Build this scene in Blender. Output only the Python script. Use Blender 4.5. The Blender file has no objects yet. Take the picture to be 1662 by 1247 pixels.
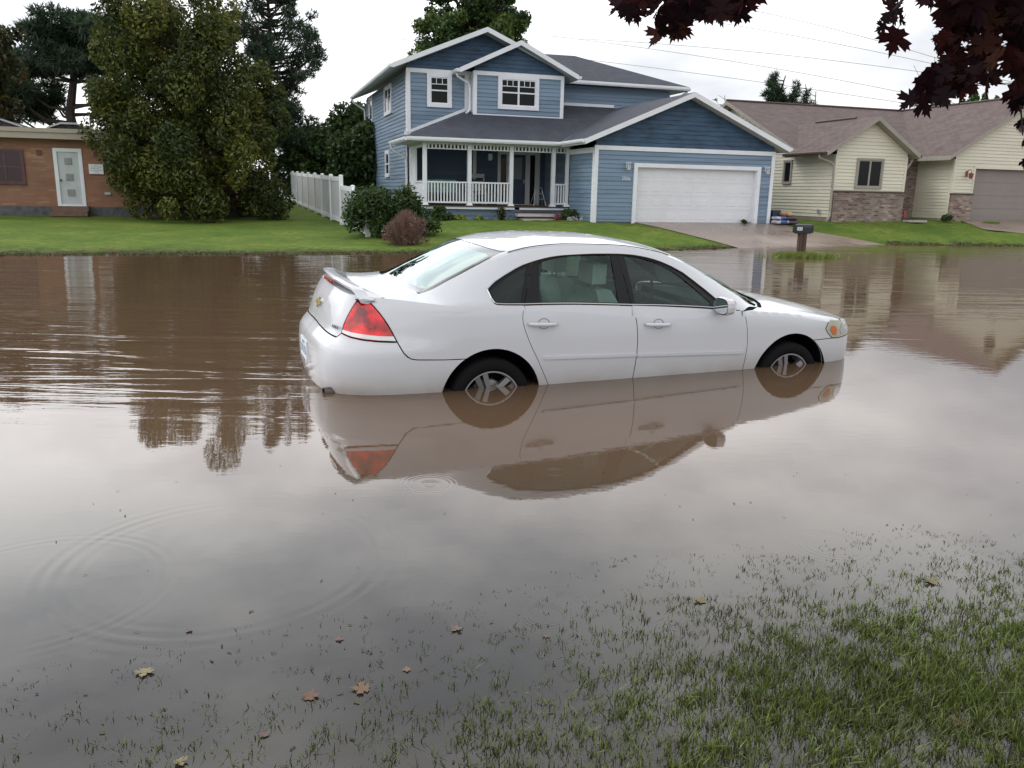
import bpy, math, random
import numpy as np
from mathutils import Vector, Matrix
from mathutils.geometry import delaunay_2d_cdt
random.seed(7); RNG = np.random.default_rng(11)
SC = bpy.context.scene
COL = SC.collection
# ---------------------------------------------------------------- camera
CAM_H = 1.46
FPX = 1320.0
RM = np.array([[0.99981, 0.01931, 0.00443], [0.00001, 0.0, 0.0], [0.0, 0.0, 0.0]])
def _camera_matrix():
    p = np.array([395 - 831, 304 - 623.5, FPX]); q = np.array([1, .0193, 0])
    up = np.cross(p, q); up /= np.linalg.norm(up)
    if up[1] > 0: up = -up
    fw = np.array([0, 0, 1.]); fw = fw - up * (fw @ up); fw /= np.linalg.norm(fw)
    rt = np.cross(fw, up)
    if rt[0] < 0: rt = -rt
    return np.array([rt, fw, up])
RM = _camera_matrix()
_v = RM @ np.array([395 - 831, 304 - 623.5, FPX]); _v /= np.linalg.norm(_v)
VV = np.array([_v[0], _v[1], 0]); UU = np.array([_v[1], -_v[0], 0])   # street grid: VV away from the road, UU along it
CC = np.array([0, 0, CAM_H])
cam_data = bpy.data.cameras.new("camera")
cam = bpy.data.objects.new("camera", cam_data); COL.objects.link(cam)
cam_data.sensor_width = 36.0; cam_data.lens = 36.0 * FPX / 1662.0
cam_data.clip_start = 0.05; cam_data.clip_end = 3000
rt = RM @ np.array([1, 0, 0]); upv = RM @ np.array([0, -1, 0]); bk = RM @ np.array([0, 0, -1])
cam.matrix_world = Matrix(((rt[0], upv[0], bk[0], 0), (rt[1], upv[1], bk[1], 0), (rt[2], upv[2], bk[2], CAM_H), (0, 0, 0, 1)))
SC.camera = cam
def ray(x, y):
    d = RM @ np.array([x - 831, y - 623.5, FPX]); return d / np.linalg.norm(d)
def at(x, y, Y):                      # point seen at a photo pixel, Y metres ahead of the camera
    d = ray(x, y); return CC + d * (Y / d[1])
def atz(x, y, z=0):
    d = ray(x, y); return CC + d * ((z - CC[2]) / d[2])
# ---------------------------------------------------------------- world and sun
SUN_EL, SUN_AZ = 48.0, -72.0        # azimuth measured from +Y towards +X
w = bpy.data.worlds.new("World"); SC.world = w; w.use_nodes = True
nt = w.node_tree; nt.nodes.clear(); N = nt.nodes.new; LK = nt.links.new
sky = N('ShaderNodeTexSky'); sky.sky_type = 'NISHITA'; sky.sun_disc = False
sky.sun_elevation = math.radians(SUN_EL); sky.sun_rotation = math.radians(SUN_AZ)
tc = N('ShaderNodeTexCoord')
mp = N('ShaderNodeMapping'); mp.inputs['Scale'].default_value = (1.0, 1.0, 2.6); LK(tc.outputs['Generated'], mp.inputs['Vector'])
nz = N('ShaderNodeTexNoise'); nz.inputs['Scale'].default_value = 2.6; nz.inputs['Detail'].default_value = 5; nz.inputs['Roughness'].default_value = .55
LK(mp.outputs[0], nz.inputs['Vector'])
cr = N('ShaderNodeValToRGB'); LK(nz.outputs['Fac'], cr.inputs[0])
cr.color_ramp.elements[0].position = .34; cr.color_ramp.elements[0].color = (.54, .565, .62, 1)
cr.color_ramp.elements[1].position = .60; cr.color_ramp.elements[1].color = (1, 1, 1.0, 1)
dt = N('ShaderNodeVectorMath'); dt.operation = 'DOT_PRODUCT'; LK(tc.outputs['Generated'], dt.inputs[0])
dt.inputs[1].default_value = Vector((-.80, .42, .42)).normalized()
mr = N('ShaderNodeMapRange'); LK(dt.outputs['Value'], mr.inputs[0]); mr.inputs[1].default_value = -.6; mr.inputs[2].default_value = 1.0
mr.inputs[3].default_value = 11.5; mr.inputs[4].default_value = 23.5
sp = N('ShaderNodeSeparateXYZ'); LK(tc.outputs['Generated'], sp.inputs[0])
zr = N('ShaderNodeValToRGB'); LK(sp.outputs['Z'], zr.inputs[0])
for _i, (_p, _c) in enumerate(((0, .66), (.15, .66), (.27, 1.34), (.55, 1.12), (.92, .52))):
    _e = zr.color_ramp.elements[_i] if _i < 2 else zr.color_ramp.elements.new(_p)
    _e.position = _p; _e.color = (_c, _c, _c, 1)
mu0 = N('ShaderNodeMath'); mu0.operation = 'MULTIPLY'; LK(mr.outputs[0], mu0.inputs[0]); LK(zr.outputs[0], mu0.inputs[1])
vm = N('ShaderNodeVectorMath'); vm.operation = 'SCALE'; LK(cr.outputs[0], vm.inputs[0]); LK(mu0.outputs[0], vm.inputs['Scale'])
mx = N('ShaderNodeMix'); mx.data_type = 'RGBA'; mx.inputs['Factor'].default_value = .93
LK(sky.outputs[0], mx.inputs['A']); LK(vm.outputs[0], mx.inputs['B'])
bg = N('ShaderNodeBackground'); bg.inputs['Strength'].default_value = .1; LK(mx.outputs['Result'], bg.inputs['Color'])
wo = N('ShaderNodeOutputWorld'); LK(bg.outputs[0], wo.inputs['Surface'])
sl = bpy.data.lights.new("sun", 'SUN'); sl.energy = .8; sl.angle = math.radians(22); sl.color = (1, .975, .94)
so = bpy.data.objects.new("sun", sl); COL.objects.link(so)
_e, _a = math.radians(SUN_EL), math.radians(SUN_AZ)
sd = Vector((math.sin(_a) * math.cos(_e), math.cos(_a) * math.cos(_e), math.sin(_e)))
so.rotation_euler = (-sd).to_track_quat('-Z', 'Y').to_euler()
SC.view_settings.view_transform = 'Standard'; SC.view_settings.look = 'None'
SC.view_settings.exposure = 0.16; SC.view_settings.gamma = 1.0
try:
    SC.cycles.max_bounces = 6; SC.cycles.diffuse_bounces = 3; SC.cycles.glossy_bounces = 4; SC.cycles.transparent_max_bounces = 12
    SC.cycles.use_denoising = True
except Exception: pass
# ---------------------------------------------------------------- helpers
def P3(*a): return tuple(float(v) for v in a)
class MB:                                  # collects faces, builds ONE mesh object
    def __init__(s): s.v = []; s.f = []; s.m = []; s.uv = []; s.marks = []
    def mark(s): s.marks.append((len(s.v), len(s.f)))
    def face(s, pts, m=0, uv=None):
        i = len(s.v); s.v += [tuple(map(float, p)) for p in pts]; s.f.append(tuple(range(i, i + len(pts)))); s.m.append(m)
        s.uv.append(uv if uv is not None else [(0, 0)] * len(pts))
    def fuv(s, pts, m=0):                  # face with metre UVs in its own plane (u horizontal, v up the slope)
        p = [Vector(q) for q in pts]; n = Vector((0, 0, 0))
        for i in range(len(p)): n += p[i].cross(p[(i + 1) % len(p)])
        if n.length < 1e-9: n = Vector((0, 0, 1))
        n.normalize(); h = Vector((0, 0, 1)).cross(n)
        if h.length < .05: h = Vector((1, 0, 0))
        h.normalize(); u = n.cross(h)
        s.face(pts, m, [(q.dot(h), q.dot(u)) for q in p])
    def box(s, x0, x1, y0, y1, z0, z1, m=0):
        s.mbox(lambda u, z, o: (u, o, z), x0, x1, z0, z1, y0, y1, m)
    def mbox(s, P, u0, u1, z0, z1, o0, o1, m=0):
        s.mark()
        c = [P(u, z, o) for o in (o0, o1) for z in (z0, z1) for u in (u0, u1)]
        for q in ((0, 1, 3, 2), (4, 6, 7, 5), (0, 4, 5, 1), (2, 3, 7, 6), (0, 2, 6, 4), (1, 5, 7, 3)):
            s.fuv([c[i] for i in q], m)
    def slab(s, pts, dz, mt=0, ms=1, mb_=2):   # polygon with thickness dz downward
        lo = [(p[0], p[1], p[2] - dz) for p in pts]
        s.fuv(pts, mt); s.face(lo[::-1], mb_)
        for i in range(len(pts)):
            j = (i + 1) % len(pts); s.fuv([pts[i], pts[j], lo[j], lo[i]], ms)
    def tube(s, path, r, n=8, m=0, cap=True):
        path = [Vector(p) for p in path]; R = r if hasattr(r, '__len__') else [r] * len(path); rings = []
        prev = None
        for i, p in enumerate(path):
            t = (path[min(i + 1, len(path) - 1)] - path[max(i - 1, 0)]).normalized()
            if prev is None:
                a = t.orthogonal().normalized()
            else:
                a = (prev - t * prev.dot(t)); a = a.normalized() if a.length > 1e-6 else t.orthogonal().normalized()
            prev = a; b = t.cross(a)
            rings.append([p + (a * math.cos(2 * math.pi * k / n) + b * math.sin(2 * math.pi * k / n)) * R[i] for k in range(n)])
        base = len(s.v)
        for rg in rings: s.v += [tuple(q) for q in rg]
        for i in range(len(rings) - 1):
            for k in range(n):
                k2 = (k + 1) % n; s.f.append((base + i * n + k, base + i * n + k2, base + (i + 1) * n + k2, base + (i + 1) * n + k)); s.m.append(m); s.uv.append([(0, 0)] * 4)
        if cap:
            for e in (0, len(rings) - 1):
                s.f.append(tuple(base + e * n + k for k in range(n))[::(-1 if e == 0 else 1)]); s.m.append(m); s.uv.append([(0, 0)] * n)
    def cyl(s, p0, p1, r, n=16, m=0): s.tube([p0, p1], r, n, m)
    def lathe(s, prof, c, axis='Z', n=32, m=0):    # prof: list of (r, h)
        base = len(s.v)
        for r, h in prof:
            for k in range(n):
                a = 2 * math.pi * k / n; x, y = r * math.cos(a), r * math.sin(a)
                s.v.append((c[0] + x, c[1] + y, c[2] + h) if axis == 'Z' else (c[0] + x, c[1] + h, c[2] + y))
        for i in range(len(prof) - 1):
            for k in range(n):
                k2 = (k + 1) % n; s.f.append((base + i * n + k, base + i * n + k2, base + (i + 1) * n + k2, base + (i + 1) * n + k)); s.m.append(m); s.uv.append([(0, 0)] * 4)
    def build_each(s, name, mats, parent=None):     # one object per box or gutter length
        K = s.marks + [(len(s.v), len(s.f))]
        for (v0, f0), (v1, f1) in zip(K[:-1], K[1:]):
            if f1 == f0: continue
            q = MB(); q.v = s.v[v0:v1]; q.f = [tuple(i - v0 for i in f) for f in s.f[f0:f1]]; q.m = s.m[f0:f1]; q.uv = s.uv[f0:f1]; q.build(name, mats, parent)
    def build(s, name, mats, parent=None, smooth=False, bevel=0):
        me = bpy.data.meshes.new(name); me.from_pydata(s.v, [], s.f)
        mats = mats if isinstance(mats, (list, tuple)) else [mats]
        for q in mats: me.materials.append(q)
        me.polygons.foreach_set('material_index', s.m)
        ul = me.uv_layers.new(name='uv'); fl = [c for u in s.uv for p in u for c in p]
        if len(fl) == 2 * len(me.loops): ul.data.foreach_set('uv', fl)
        if smooth: me.polygons.foreach_set('use_smooth', [True] * len(me.polygons))
        me.update(); o = bpy.data.objects.new(name, me); COL.objects.link(o)
        if parent: o.parent = parent
        if bevel:
            b = o.modifiers.new('bevel', 'BEVEL'); b.width = bevel; b.segments = 2; b.limit_method = 'ANGLE'
        return o
def npmesh(name, V, F, mats, parent=None, smooth=False, attr=None, nrm=None, mi=None):
    me = bpy.data.meshes.new(name); V = np.asarray(V, np.float32); F = np.asarray(F, np.int32); k = F.shape[1]
    me.vertices.add(len(V)); me.vertices.foreach_set('co', V.ravel())
    me.loops.add(F.size); me.loops.foreach_set('vertex_index', F.ravel())
    me.polygons.add(len(F)); me.polygons.foreach_set('loop_start', np.arange(0, F.size, k, dtype=np.int32)); me.polygons.foreach_set('loop_total', np.full(len(F), k, np.int32))
    for q in (mats if isinstance(mats, (list, tuple)) else [mats]): me.materials.append(q)
    if mi is not None: me.polygons.foreach_set('material_index', np.asarray(mi, np.int32))
    if smooth: me.polygons.foreach_set('use_smooth', np.ones(len(F), bool))
    if attr is not None:
        a = me.attributes.new('tint', 'FLOAT', 'POINT'); a.data.foreach_set('value', np.asarray(attr, np.float32))
    me.update(calc_edges=True); me.validate()
    if nrm is not None: me.normals_split_custom_set_from_vertices([tuple(q) for q in nrm])
    o = bpy.data.objects.new(name, me); COL.objects.link(o)
    if parent: o.parent = parent
    return o
def tag(o, label=None, cat=None, group=None, kind=None):
    if label: o['label'] = label
    if cat: o['category'] = cat
    if group: o['group'] = group
    if kind: o['kind'] = kind
    return o
def empty(name, loc, rz=0, label=None, cat=None, group=None):
    o = bpy.data.objects.new(name, None); COL.objects.link(o); o.location = loc; o.rotation_euler = (0, 0, rz); o.empty_display_size = .2
    return tag(o, label, cat, group)
def copy_tree(o, parent=None):
    c = o.copy(); COL.objects.link(c); c.parent = parent
    for ch in [q for q in bpy.data.objects if q.parent == o]: copy_tree(ch, c)
    return c
# ---------------------------------------------------------------- materials
class MN:
    def __init__(s, name):
        s.m = bpy.data.materials.new(name); s.m.use_nodes = True; s.nt = s.m.node_tree
        s.b = s.nt.nodes['Principled BSDF']; s.out = s.nt.nodes['Material Output']
    def n(s, t, **k):
        q = s.nt.nodes.new('ShaderNode' + t)
        for a, v in k.items():
            if a in q.inputs.keys(): q.inputs[a].default_value = v
            else: setattr(q, a, v)
        return q
    def l(s, a, b): s.nt.links.new(a, b)
    def coord(s, kind='Object', scale=(1, 1, 1)):
        t = s.n('TexCoord'); m = s.n('Mapping'); m.inputs['Scale'].default_value = scale; s.l(t.outputs[kind], m.inputs[0]); return m.outputs[0]
    def noise(s, scale, det=4, rough=.5, vec=None, dist=0):
        q = s.n('TexNoise'); q.inputs['Scale'].default_value = scale; q.inputs['Detail'].default_value = det; q.inputs['Roughness'].default_value = rough; q.inputs['Distortion'].default_value = dist
        if vec is not None: s.l(vec, q.inputs['Vector'])
        return q
    def ramp(s, fac, stops):
        q = s.n('ValToRGB'); s.l(fac, q.inputs[0]); e = q.color_ramp.elements
        while len(e) < len(stops): e.new(.5)
        for i, (p, c) in enumerate(stops): e[i].position = p; e[i].color = (*c, 1) if len(c) == 3 else c
        return q.outputs[0]
    def mix(s, f, a, b, mode='MIX'):
        q = s.n('Mix'); q.data_type = 'RGBA'; q.blend_type = mode
        for i, v in (('Factor', f), ('A', a), ('B', b)):
            if isinstance(v, (int, float)): q.inputs[i].default_value = v
            elif isinstance(v, tuple): q.inputs[i].default_value = (*v, 1) if len(v) == 3 else v
            else: s.l(v, q.inputs[i])
        return q.outputs['Result']
    def bump(s, h, strength=.5, dist=.01):
        q = s.n('Bump'); q.inputs['Strength'].default_value = strength; q.inputs['Distance'].default_value = dist; s.l(h, q.inputs['Height']); s.l(q.outputs[0], s.b.inputs['Normal']); return q
    def set(s, **k):
        for a, v in k.items():
            i = s.b.inputs[a.replace('_', ' ')]
            if isinstance(v, tuple): i.default_value = (*v, 1) if len(v) == 3 else v
            elif isinstance(v, (int, float)): i.default_value = v
            else: s.l(v, i)
        return s
def paint(name, col, rough=.6, var=.12, scale=1.5, dirt=None, metallic=0, stretch=(1, 1, 1), bump=0, fine=40):
    m = MN(name); v = m.coord('Object', stretch); n = m.noise(scale, 5, .6, v)
    d = tuple(c * (1 - var * 1.6) for c in col) if dirt is None else dirt; h = tuple(min(1, c * (1 + var)) for c in col)
    c = m.ramp(n.outputs[0], [(.28, d), (.5, col), (.75, h)]); m.set(Base_Color=c, Roughness=rough, Metallic=metallic)
    if bump: m.bump(m.noise(fine, 4, .6, v).outputs[0], bump, .01)
    return m.m
M = {}
M['siding_blue'] = paint('siding_blue', (.165, .236, .318), .62, .22, .9, stretch=(.35, .35, 7), bump=.25, fine=30)
M['shake_blue'] = paint('shake_blue', (.036, .076, .130), .7, .35, 1.6, stretch=(1, 1, 2.5), bump=.4, fine=25)
M['white_trim'] = paint('white_trim', (.72, .74, .77), .5, .05, 2)
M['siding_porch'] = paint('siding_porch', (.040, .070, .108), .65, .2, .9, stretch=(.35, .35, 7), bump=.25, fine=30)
M['soffit'] = paint('soffit', (.50, .50, .49), .6, .05, 2)
M['cream'] = paint('cream', (.64, .605, .49), .55, .07, 1.1, stretch=(.4, .4, 3))
M['tan_trim'] = paint('tan_trim', (.30, .275, .235), .6, .08, 2)
M['door_taupe'] = paint('door_taupe', (.235, .205, .185), .55, .04, 2)
M['garage_white'] = paint('garage_white', (.70, .71, .73), .5, .04, 1.2)
M['dark_blue_door'] = paint('dark_blue_door', (.03, .045, .09), .5, .2, 2)
M['deck_brown'] = paint('deck_brown', (.06, .035, .028), .7, .3, 6)
M['concrete'] = paint('foundation', (.28, .235, .19), .9, .15, 2, bump=.4)
M['dark_stone'] = paint('dark_stone', (.095, .095, .10), .9, .35, 5, bump=.5)
M['fascia_beige'] = paint('fascia_beige', (.36, .315, .255), .7, .06, 2)
M['maroon'] = paint('maroon', (.085, .035, .04), .5, .2, 3)
M['black'] = paint('black', (.012, .012, .014), .45, .2, 5)
M['vinyl_panel_shaded'] = paint('vinyl_panel_shaded', (.56, .58, .60), .5, .08, 1.2)  # fence panels: darker copy of the vinyl, their shade put into the colour
M['vinyl'] = paint('vinyl', (.74, .76, .78), .35, .05, 1.2)
M['bark'] = paint('bark', (.035, .028, .024), .95, .5, 6, stretch=(3, 3, .7), bump=.8)
M['wood_post'] = paint('wood_post', (.075, .045, .035), .85, .45, 5, stretch=(6, 6, .6), bump=.5)
M['galv'] = paint('galv', (.40, .41, .42), .45, .1, 4, metallic=.6)
def shingles(name, c1, c2, mortar):
    m = MN(name); t = m.n('TexCoord'); b = m.n('TexBrick'); m.l(t.outputs['UV'], b.inputs['Vector'])
    b.inputs['Scale'].default_value = 1.0; b.inputs['Brick Width'].default_value = .33; b.inputs['Row Height'].default_value = .14; b.inputs['Mortar Size'].default_value = .012
    b.inputs['Color1'].default_value = (*c1, 1); b.inputs['Color2'].default_value = (*c2, 1); b.inputs['Mortar'].default_value = (*mortar, 1); b.inputs['Bias'].default_value = 0; b.inputs['Mortar Smooth'].default_value = .3
    n = m.noise(2.2, 5, .65, t.outputs['UV']); c = m.mix(m.ramp(n.outputs[0], [(.35, (0, 0, 0)), (.7, (.6, .6, .6))]), b.outputs['Color'], tuple(min(1, q * 1.5) for q in c2))
    n2 = m.noise(180, 2, .6, t.outputs['UV']); c = m.mix(m.ramp(n2.outputs[0], [(.3, (0, 0, 0)), (.7, (.55, .55, .55))]), c, tuple(q * .45 for q in c1))
    m.set(Base_Color=c, Roughness=.9); m.bump(b.outputs['Fac'], -.6, .012); return m.m
M['roof_blue'] = shingles('shingles_charcoal', (.036, .042, .058), (.052, .058, .076), (.016, .016, .02))
M['roof_brown'] = shingles('shingles_brown', (.108, .078, .074), (.146, .108, .100), (.05, .035, .035))
def brick(name, cols, bw, rh, mort, ms=.008):
    m = MN(name); t = m.n('TexCoord'); b = m.n('TexBrick'); m.l(t.outputs['UV'], b.inputs['Vector'])
    b.inputs['Scale'].default_value = 1; b.inputs['Brick Width'].default_value = bw; b.inputs['Row Height'].default_value = rh; b.inputs['Mortar Size'].default_value = ms; b.inputs['Mortar Smooth'].default_value = .2
    b.inputs['Color1'].default_value = (0, 0, 0, 1); b.inputs['Color2'].default_value = (1, 1, 1, 1); b.inputs['Mortar'].default_value = (.5, .5, .5, 1)
    w = m.n('TexWhiteNoise'); w.noise_dimensions = '3D'
    c = m.ramp(b.outputs['Color'], [(i / max(1, len(cols) - 1), q) for i, q in enumerate(cols)])
    n = m.noise(1.1, 4, .6, t.outputs['UV']); c = m.mix(m.ramp(n.outputs[0], [(.35, (.0,) * 3), (.7, (.55,) * 3)]), c, tuple(q * .6 for q in cols[0]))
    c = m.mix(b.outputs['Fac'], c, mort); m.set(Base_Color=c, Roughness=.9); m.bump(b.outputs['Fac'], -.7, .01); return m.m
M['brick_tan'] = brick('brick_tan', [(.25, .12, .072), (.33, .165, .10), (.285, .13, .083), (.38, .215, .13)], .42, .07, (.20, .135, .095))
M['brick_mixed'] = brick('brick_mixed', [(.11, .07, .058), (.25, .175, .14), (.34, .27, .225), (.17, .105, .09), (.42, .35, .29)], .22, .075, (.24, .205, .18))
def glassy(name, col, rough=.04, spec=.6):
    m = MN(name); m.set(Base_Color=col, Roughness=rough); m.b.inputs['Specular IOR Level'].default_value = spec; return m.m
M['pane'] = glassy('window_pane', (.008, .009, .010), .06, .22); M['pane_red'] = glassy('window_pane_dim', (.035, .012, .016), .2)
# ---------------------------------------------------------------- walls
def frontP(b0): return lambda u, z, o: (u, b0 - o, z)          # wall facing the street
def sideP(a0): return lambda u, z, o: (a0 - o, u, z)           # wall facing left (towards -UU)
def sideR(a0): return lambda u, z, o: (a0 + o, u, z)
def backP(b0): return lambda u, z, o: (u, b0 + o, z)
def _span(poly, z):
    xs = []
    for i in range(len(poly)):
        (x0, z0), (x1, z1) = poly[i], poly[(i + 1) % len(poly)]
        if abs(z1 - z0) < 1e-9:
            if abs(z - z0) < 1e-6: xs += [x0, x1]
        elif min(z0, z1) - 1e-9 <= z <= max(z0, z1) + 1e-9: xs.append(x0 + (x1 - x0) * (z - z0) / (z1 - z0))
    return (min(xs), max(xs)) if xs else None
def siding(mb, P, poly, holes=(), course=.14, lip=.02, z0=None, m=0, shake=0, rnd=None):
    zs = [p[1] for p in poly]; lo, hi = min(zs), max(zs); zb = lo if z0 is None else z0
    cuts = set([lo, hi] + [z for z in zs] + [h[2] for h in holes if lo < h[2] < hi] + [h[3] for h in holes if lo < h[3] < hi])
    k = 0
    while zb + k * course < hi:
        if zb + k * course > lo: cuts.add(zb + k * course)
        k += 1
    cuts = sorted(cuts)
    for za, zc in zip(cuts[:-1], cuts[1:]):
        if zc - za < 1e-5: continue
        A, B_ = _span(poly, za + 1e-6), _span(poly, zc - 1e-6)
        if not A or not B_: continue
        zm = (za + zc) / 2; base = zb + math.floor((zm - zb) / course) * course
        segs = [(A[0], B_[0], A[1], B_[1])]
        for h in holes:
            if h[2] <= zm <= h[3]:
                ns = []
                for (l0, l1, r0, r1) in segs:
                    if h[1] <= min(l0, l1) or h[0] >= max(r0, r1): ns.append((l0, l1, r0, r1)); continue
                    if h[0] > l0: ns.append((l0, l1, h[0], h[0]))
                    if h[1] < r0: ns.append((h[1], h[1], r0, r1))
                segs = ns
        f = lambda z: lip * (1 - (z - base) / course)
        for (l0, l1, r0, r1) in segs:
            parts = [(l0, l1, r0, r1, 0)]
            if shake:
                parts = []; x = l0 - random.random() * shake; W = (r0 - l0)
                while x < r0:
                    wd = shake * random.uniform(.6, 1.4); a, b = max(x, l0), min(x + wd, r0)
                    if b > a:
                        a1 = l1 if a <= l0 else min(max(a, l1), r1); b1 = r1 if b >= r0 else min(max(b, l1), r1)
                        parts.append((a, a1, b, b1, random.uniform(-.012, .012)))
                    x += wd
            for (a0, a1, b0, b1, j) in parts:
                e = .004 * random.random() if shake else 0
                zz = za + (j if abs(za - base) < 1e-6 and za > lo + .02 else 0)
                mb.face([P(a0, zz, f(za) + e), P(b0, zz, f(za) + e), P(b1, zc, f(zc) + e), P(a1, zc, f(zc) + e)], m)
                if abs(za - base) < 1e-6:
                    mb.face([P(a0, zz, f(za) + e), P(a0, zz, -.004), P(b0, zz, -.004), P(b0, zz, f(za) + e)], m)
def window(parent, P, u0, u1, z0, z1, trim, fr=.09, cols=1, sash=True, grille=0, proud=.06, pane=None, tm=None, label=None):
    t = MB(); tm = tm or M['white_trim']; fw = fr * .55
    t.mbox(P, u0 - 0, u1 + 0, z1 - fr, z1, -.01, proud); t.mbox(P, u0, u1, z0, z0 + fr, -.01, proud + .012)
    t.mbox(P, u0, u0 + fr, z0 + fr, z1 - fr, -.01, proud); t.mbox(P, u1 - fr, u1, z0 + fr, z1 - fr, -.01, proud)
    wd = t.build('window', tm, parent)
    if label: wd['label'] = label
    iu0, iu1, iz0, iz1 = u0 + fr, u1 - fr, z0 + fr, z1 - fr; w = (iu1 - iu0) / cols
    for c in range(cols):
        a, b = iu0 + c * w, iu0 + (c + 1) * w
        p = MB(); p.mbox(P, a, b, iz0, iz1, .020, .027); p.build('pane', pane or M['pane'], wd)
        s = MB(); k = .035
        s.mbox(P, a, a + k, iz0, iz1, -.0, .042); s.mbox(P, b - k, b, iz0, iz1, -.0, .042)
        s.mbox(P, a + k, b - k, iz0, iz0 + k, -.0, .042); s.mbox(P, a + k, b - k, iz1 - k, iz1, -.0, .042)
        if sash: zm = (iz0 + iz1) / 2; s.mbox(P, a + k, b - k, zm - .025, zm + .025, -.0, .047)
        if grille:
            zg = iz1 - (iz1 - iz0) * .26; s.mbox(P, a + k, b - k, zg - .012, zg + .012, -.0, .036)
            for q in range(1, grille): x = a + (b - a) * q / grille; s.mbox(P, x - .012, x + .012, zg + .012, iz1 - k, -.0, .036)
        s.build('sash', tm, wd)
    return wd
def gutter(mb, p0, p1, out, m=0, s=.11):
    mb.mark()
    p0, p1, out = Vector(p0), Vector(p1), Vector(out).normalized(); up = Vector((0, 0, 1))
    prof = [(0, 0), (s * .75, 0), (s, s * .45), (s, s), (s * .86, s), (s * .86, s * .5), (s * .7, s * .15), (.01, s * .15), (.01, s)]
    for i in range(len(prof) - 1):
        (a, b), (c, d) = prof[i], prof[i + 1]
        mb.face([p0 + out * a + up * b, p1 + out * a + up * b, p1 + out * c + up * d, p0 + out * c + up * d], m)
    for p in (p0, p1): mb.face([p + out * a + up * b for a, b in ((0, 0), (s * .75, 0), (s, s * .45), (s, s), (0, s))], m)
# ---------------------------------------------------------------- ground
ZG = .53
O0 = atz(1030, 361.5, ZG); OA = float(O0 @ UU); OB = float(O0 @ VV)      # house grid origin: foot of the garage door
RZ = math.atan2(UU[1], UU[0])
def W(a, b, z=0): return tuple(UU * (a + OA) + VV * (b + OB) + np.array([0, 0, z]))
bsA = [-30, -18, -10, -2.5, -.5, 1.5, 5, 7.7, 10, 13, 25]; bsB = [-6.2, -6.38, -6.5, -5.9, -5.2, -4.6, -3.9, -3.1, -3.75, -4.35, -4.6]
zhA = [-14, -10, -8, -6, 0, 5.3, 8, 14, 25]; zhB = [.15, .20, .38, .5, .53, .53, .62, .70, .72]
kA = [-14, -9, -7]; kB = [.024, .024, .01]
def smooth(t): t = np.clip(t, 0, 1); return t * t * (3 - 2 * t)
def Gab(a, b):
    a = np.asarray(a, float); b = np.asarray(b, float)
    bs = np.interp(a, bsA, bsB); zh = np.interp(a, zhA, zhB)
    up = zh + np.interp(a, kA, kB) * np.minimum(b, 25); mid = zh * (b - bs) / (-bs)
    s = b + OB                                   # metres from the camera across the street
    dn = -.05 - .42 * smooth((bs - b - .5) / 1.5)
    dn = np.where(b > bs - .5, (b - bs) * .10, dn)
    x = (a + OA)
    near = -.035 + .05 * np.sin(x * 1.3 + .6) * 0 - .012 * np.clip(s - .5, 0, 3) + .016 * np.clip((x - .2), -1.5, 1.5) * np.clip(1 - s / 6, 0, 1)
    near = near + .012 * np.sin(x * 5.1 + s * 3.3) + .009 * np.sin(x * 9.7 - s * 7.1)
    k = smooth((s - 2.6) / 2.8); lo = near * (1 - k) + (-.40) * k
    r = np.where(b > 0, up, np.where(b > bs, mid, np.where(s > 9, dn, np.where(s > 7, -.44, lo))))
    return r
def Gxy(x, y):
    P = np.stack([np.asarray(x, float), np.asarray(y, float)], -1); return Gab(P @ UU[:2] - OA, P @ VV[:2] - OB)
def gnd(a, b): return W(a, b, float(Gab(a, b)))
def axis(knots):
    out = []
    for (a, b, n) in knots: out += list(np.linspace(a, b, n, endpoint=False))
    return np.array(out + [knots[-1][1]])
ga = axis([(-600, -80, 14), (-80, -32, 12), (-32, -20, 16), (-20, 14, 130), (14, 40, 20), (40, 90, 10), (90, 700, 14)]); gb = axis([(-160, -34, 8), (-34, -27, 8), (-27, -21, 70), (-21, -8, 24), (-8, 0, 60), (0, 16, 22), (16, 60, 12), (60, 900, 14)])
AA, BB = np.meshgrid(ga, gb); ZZ = Gab(AA, BB); ZZ = ZZ + np.where((BB > -7) & (BB < 6), (.006 * np.sin(AA * 2.3 + BB * 1.1 + 2 * np.sin(AA * .7)) + .005 * np.sin(AA * 5.7 - BB * 3.9) + .003 * np.sin(AA * 13 + BB * 7)) * np.interp(AA, [-10, -4], [1, 2.6]) * np.where((AA > 0) & (AA < 8.5), .3, 1), 0)
XY = (AA[..., None] + OA) * UU[:2] + (BB[..., None] + OB) * VV[:2]
gv = np.concatenate([XY, ZZ[..., None]], -1).reshape(-1, 3); nx = len(ga); ny = len(gb)
ii = (np.arange(ny - 1)[:, None] * nx + np.arange(nx - 1)[None]).ravel(); gf = np.stack([ii, ii + 1, ii + nx + 1, ii + nx], 1)
m = MN('lawn'); v = m.coord('Object'); n1 = m.noise(.55, 6, .68, v); n2 = m.noise(5, 6, .75, v); n3 = m.noise(60, 3, .7, v)
c = m.ramp(n1.outputs[0], [(.34, (.070, .125, .018)), (.5, (.120, .182, .026)), (.66, (.205, .235, .044))])
c = m.mix(m.ramp(n2.outputs[0], [(.38, (0, 0, 0)), (.62, (.8, .8, .8))]), c, (.050, .095, .014))
c = m.mix(m.ramp(n3.outputs[0], [(.45, (0, 0, 0)), (.75, (.7, .7, .7))]), c, (.15, .21, .045))
ge = m.n('NewGeometry'); sx = m.n('SeparateXYZ'); m.l(ge.outputs['Position'], sx.inputs[0])
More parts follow.
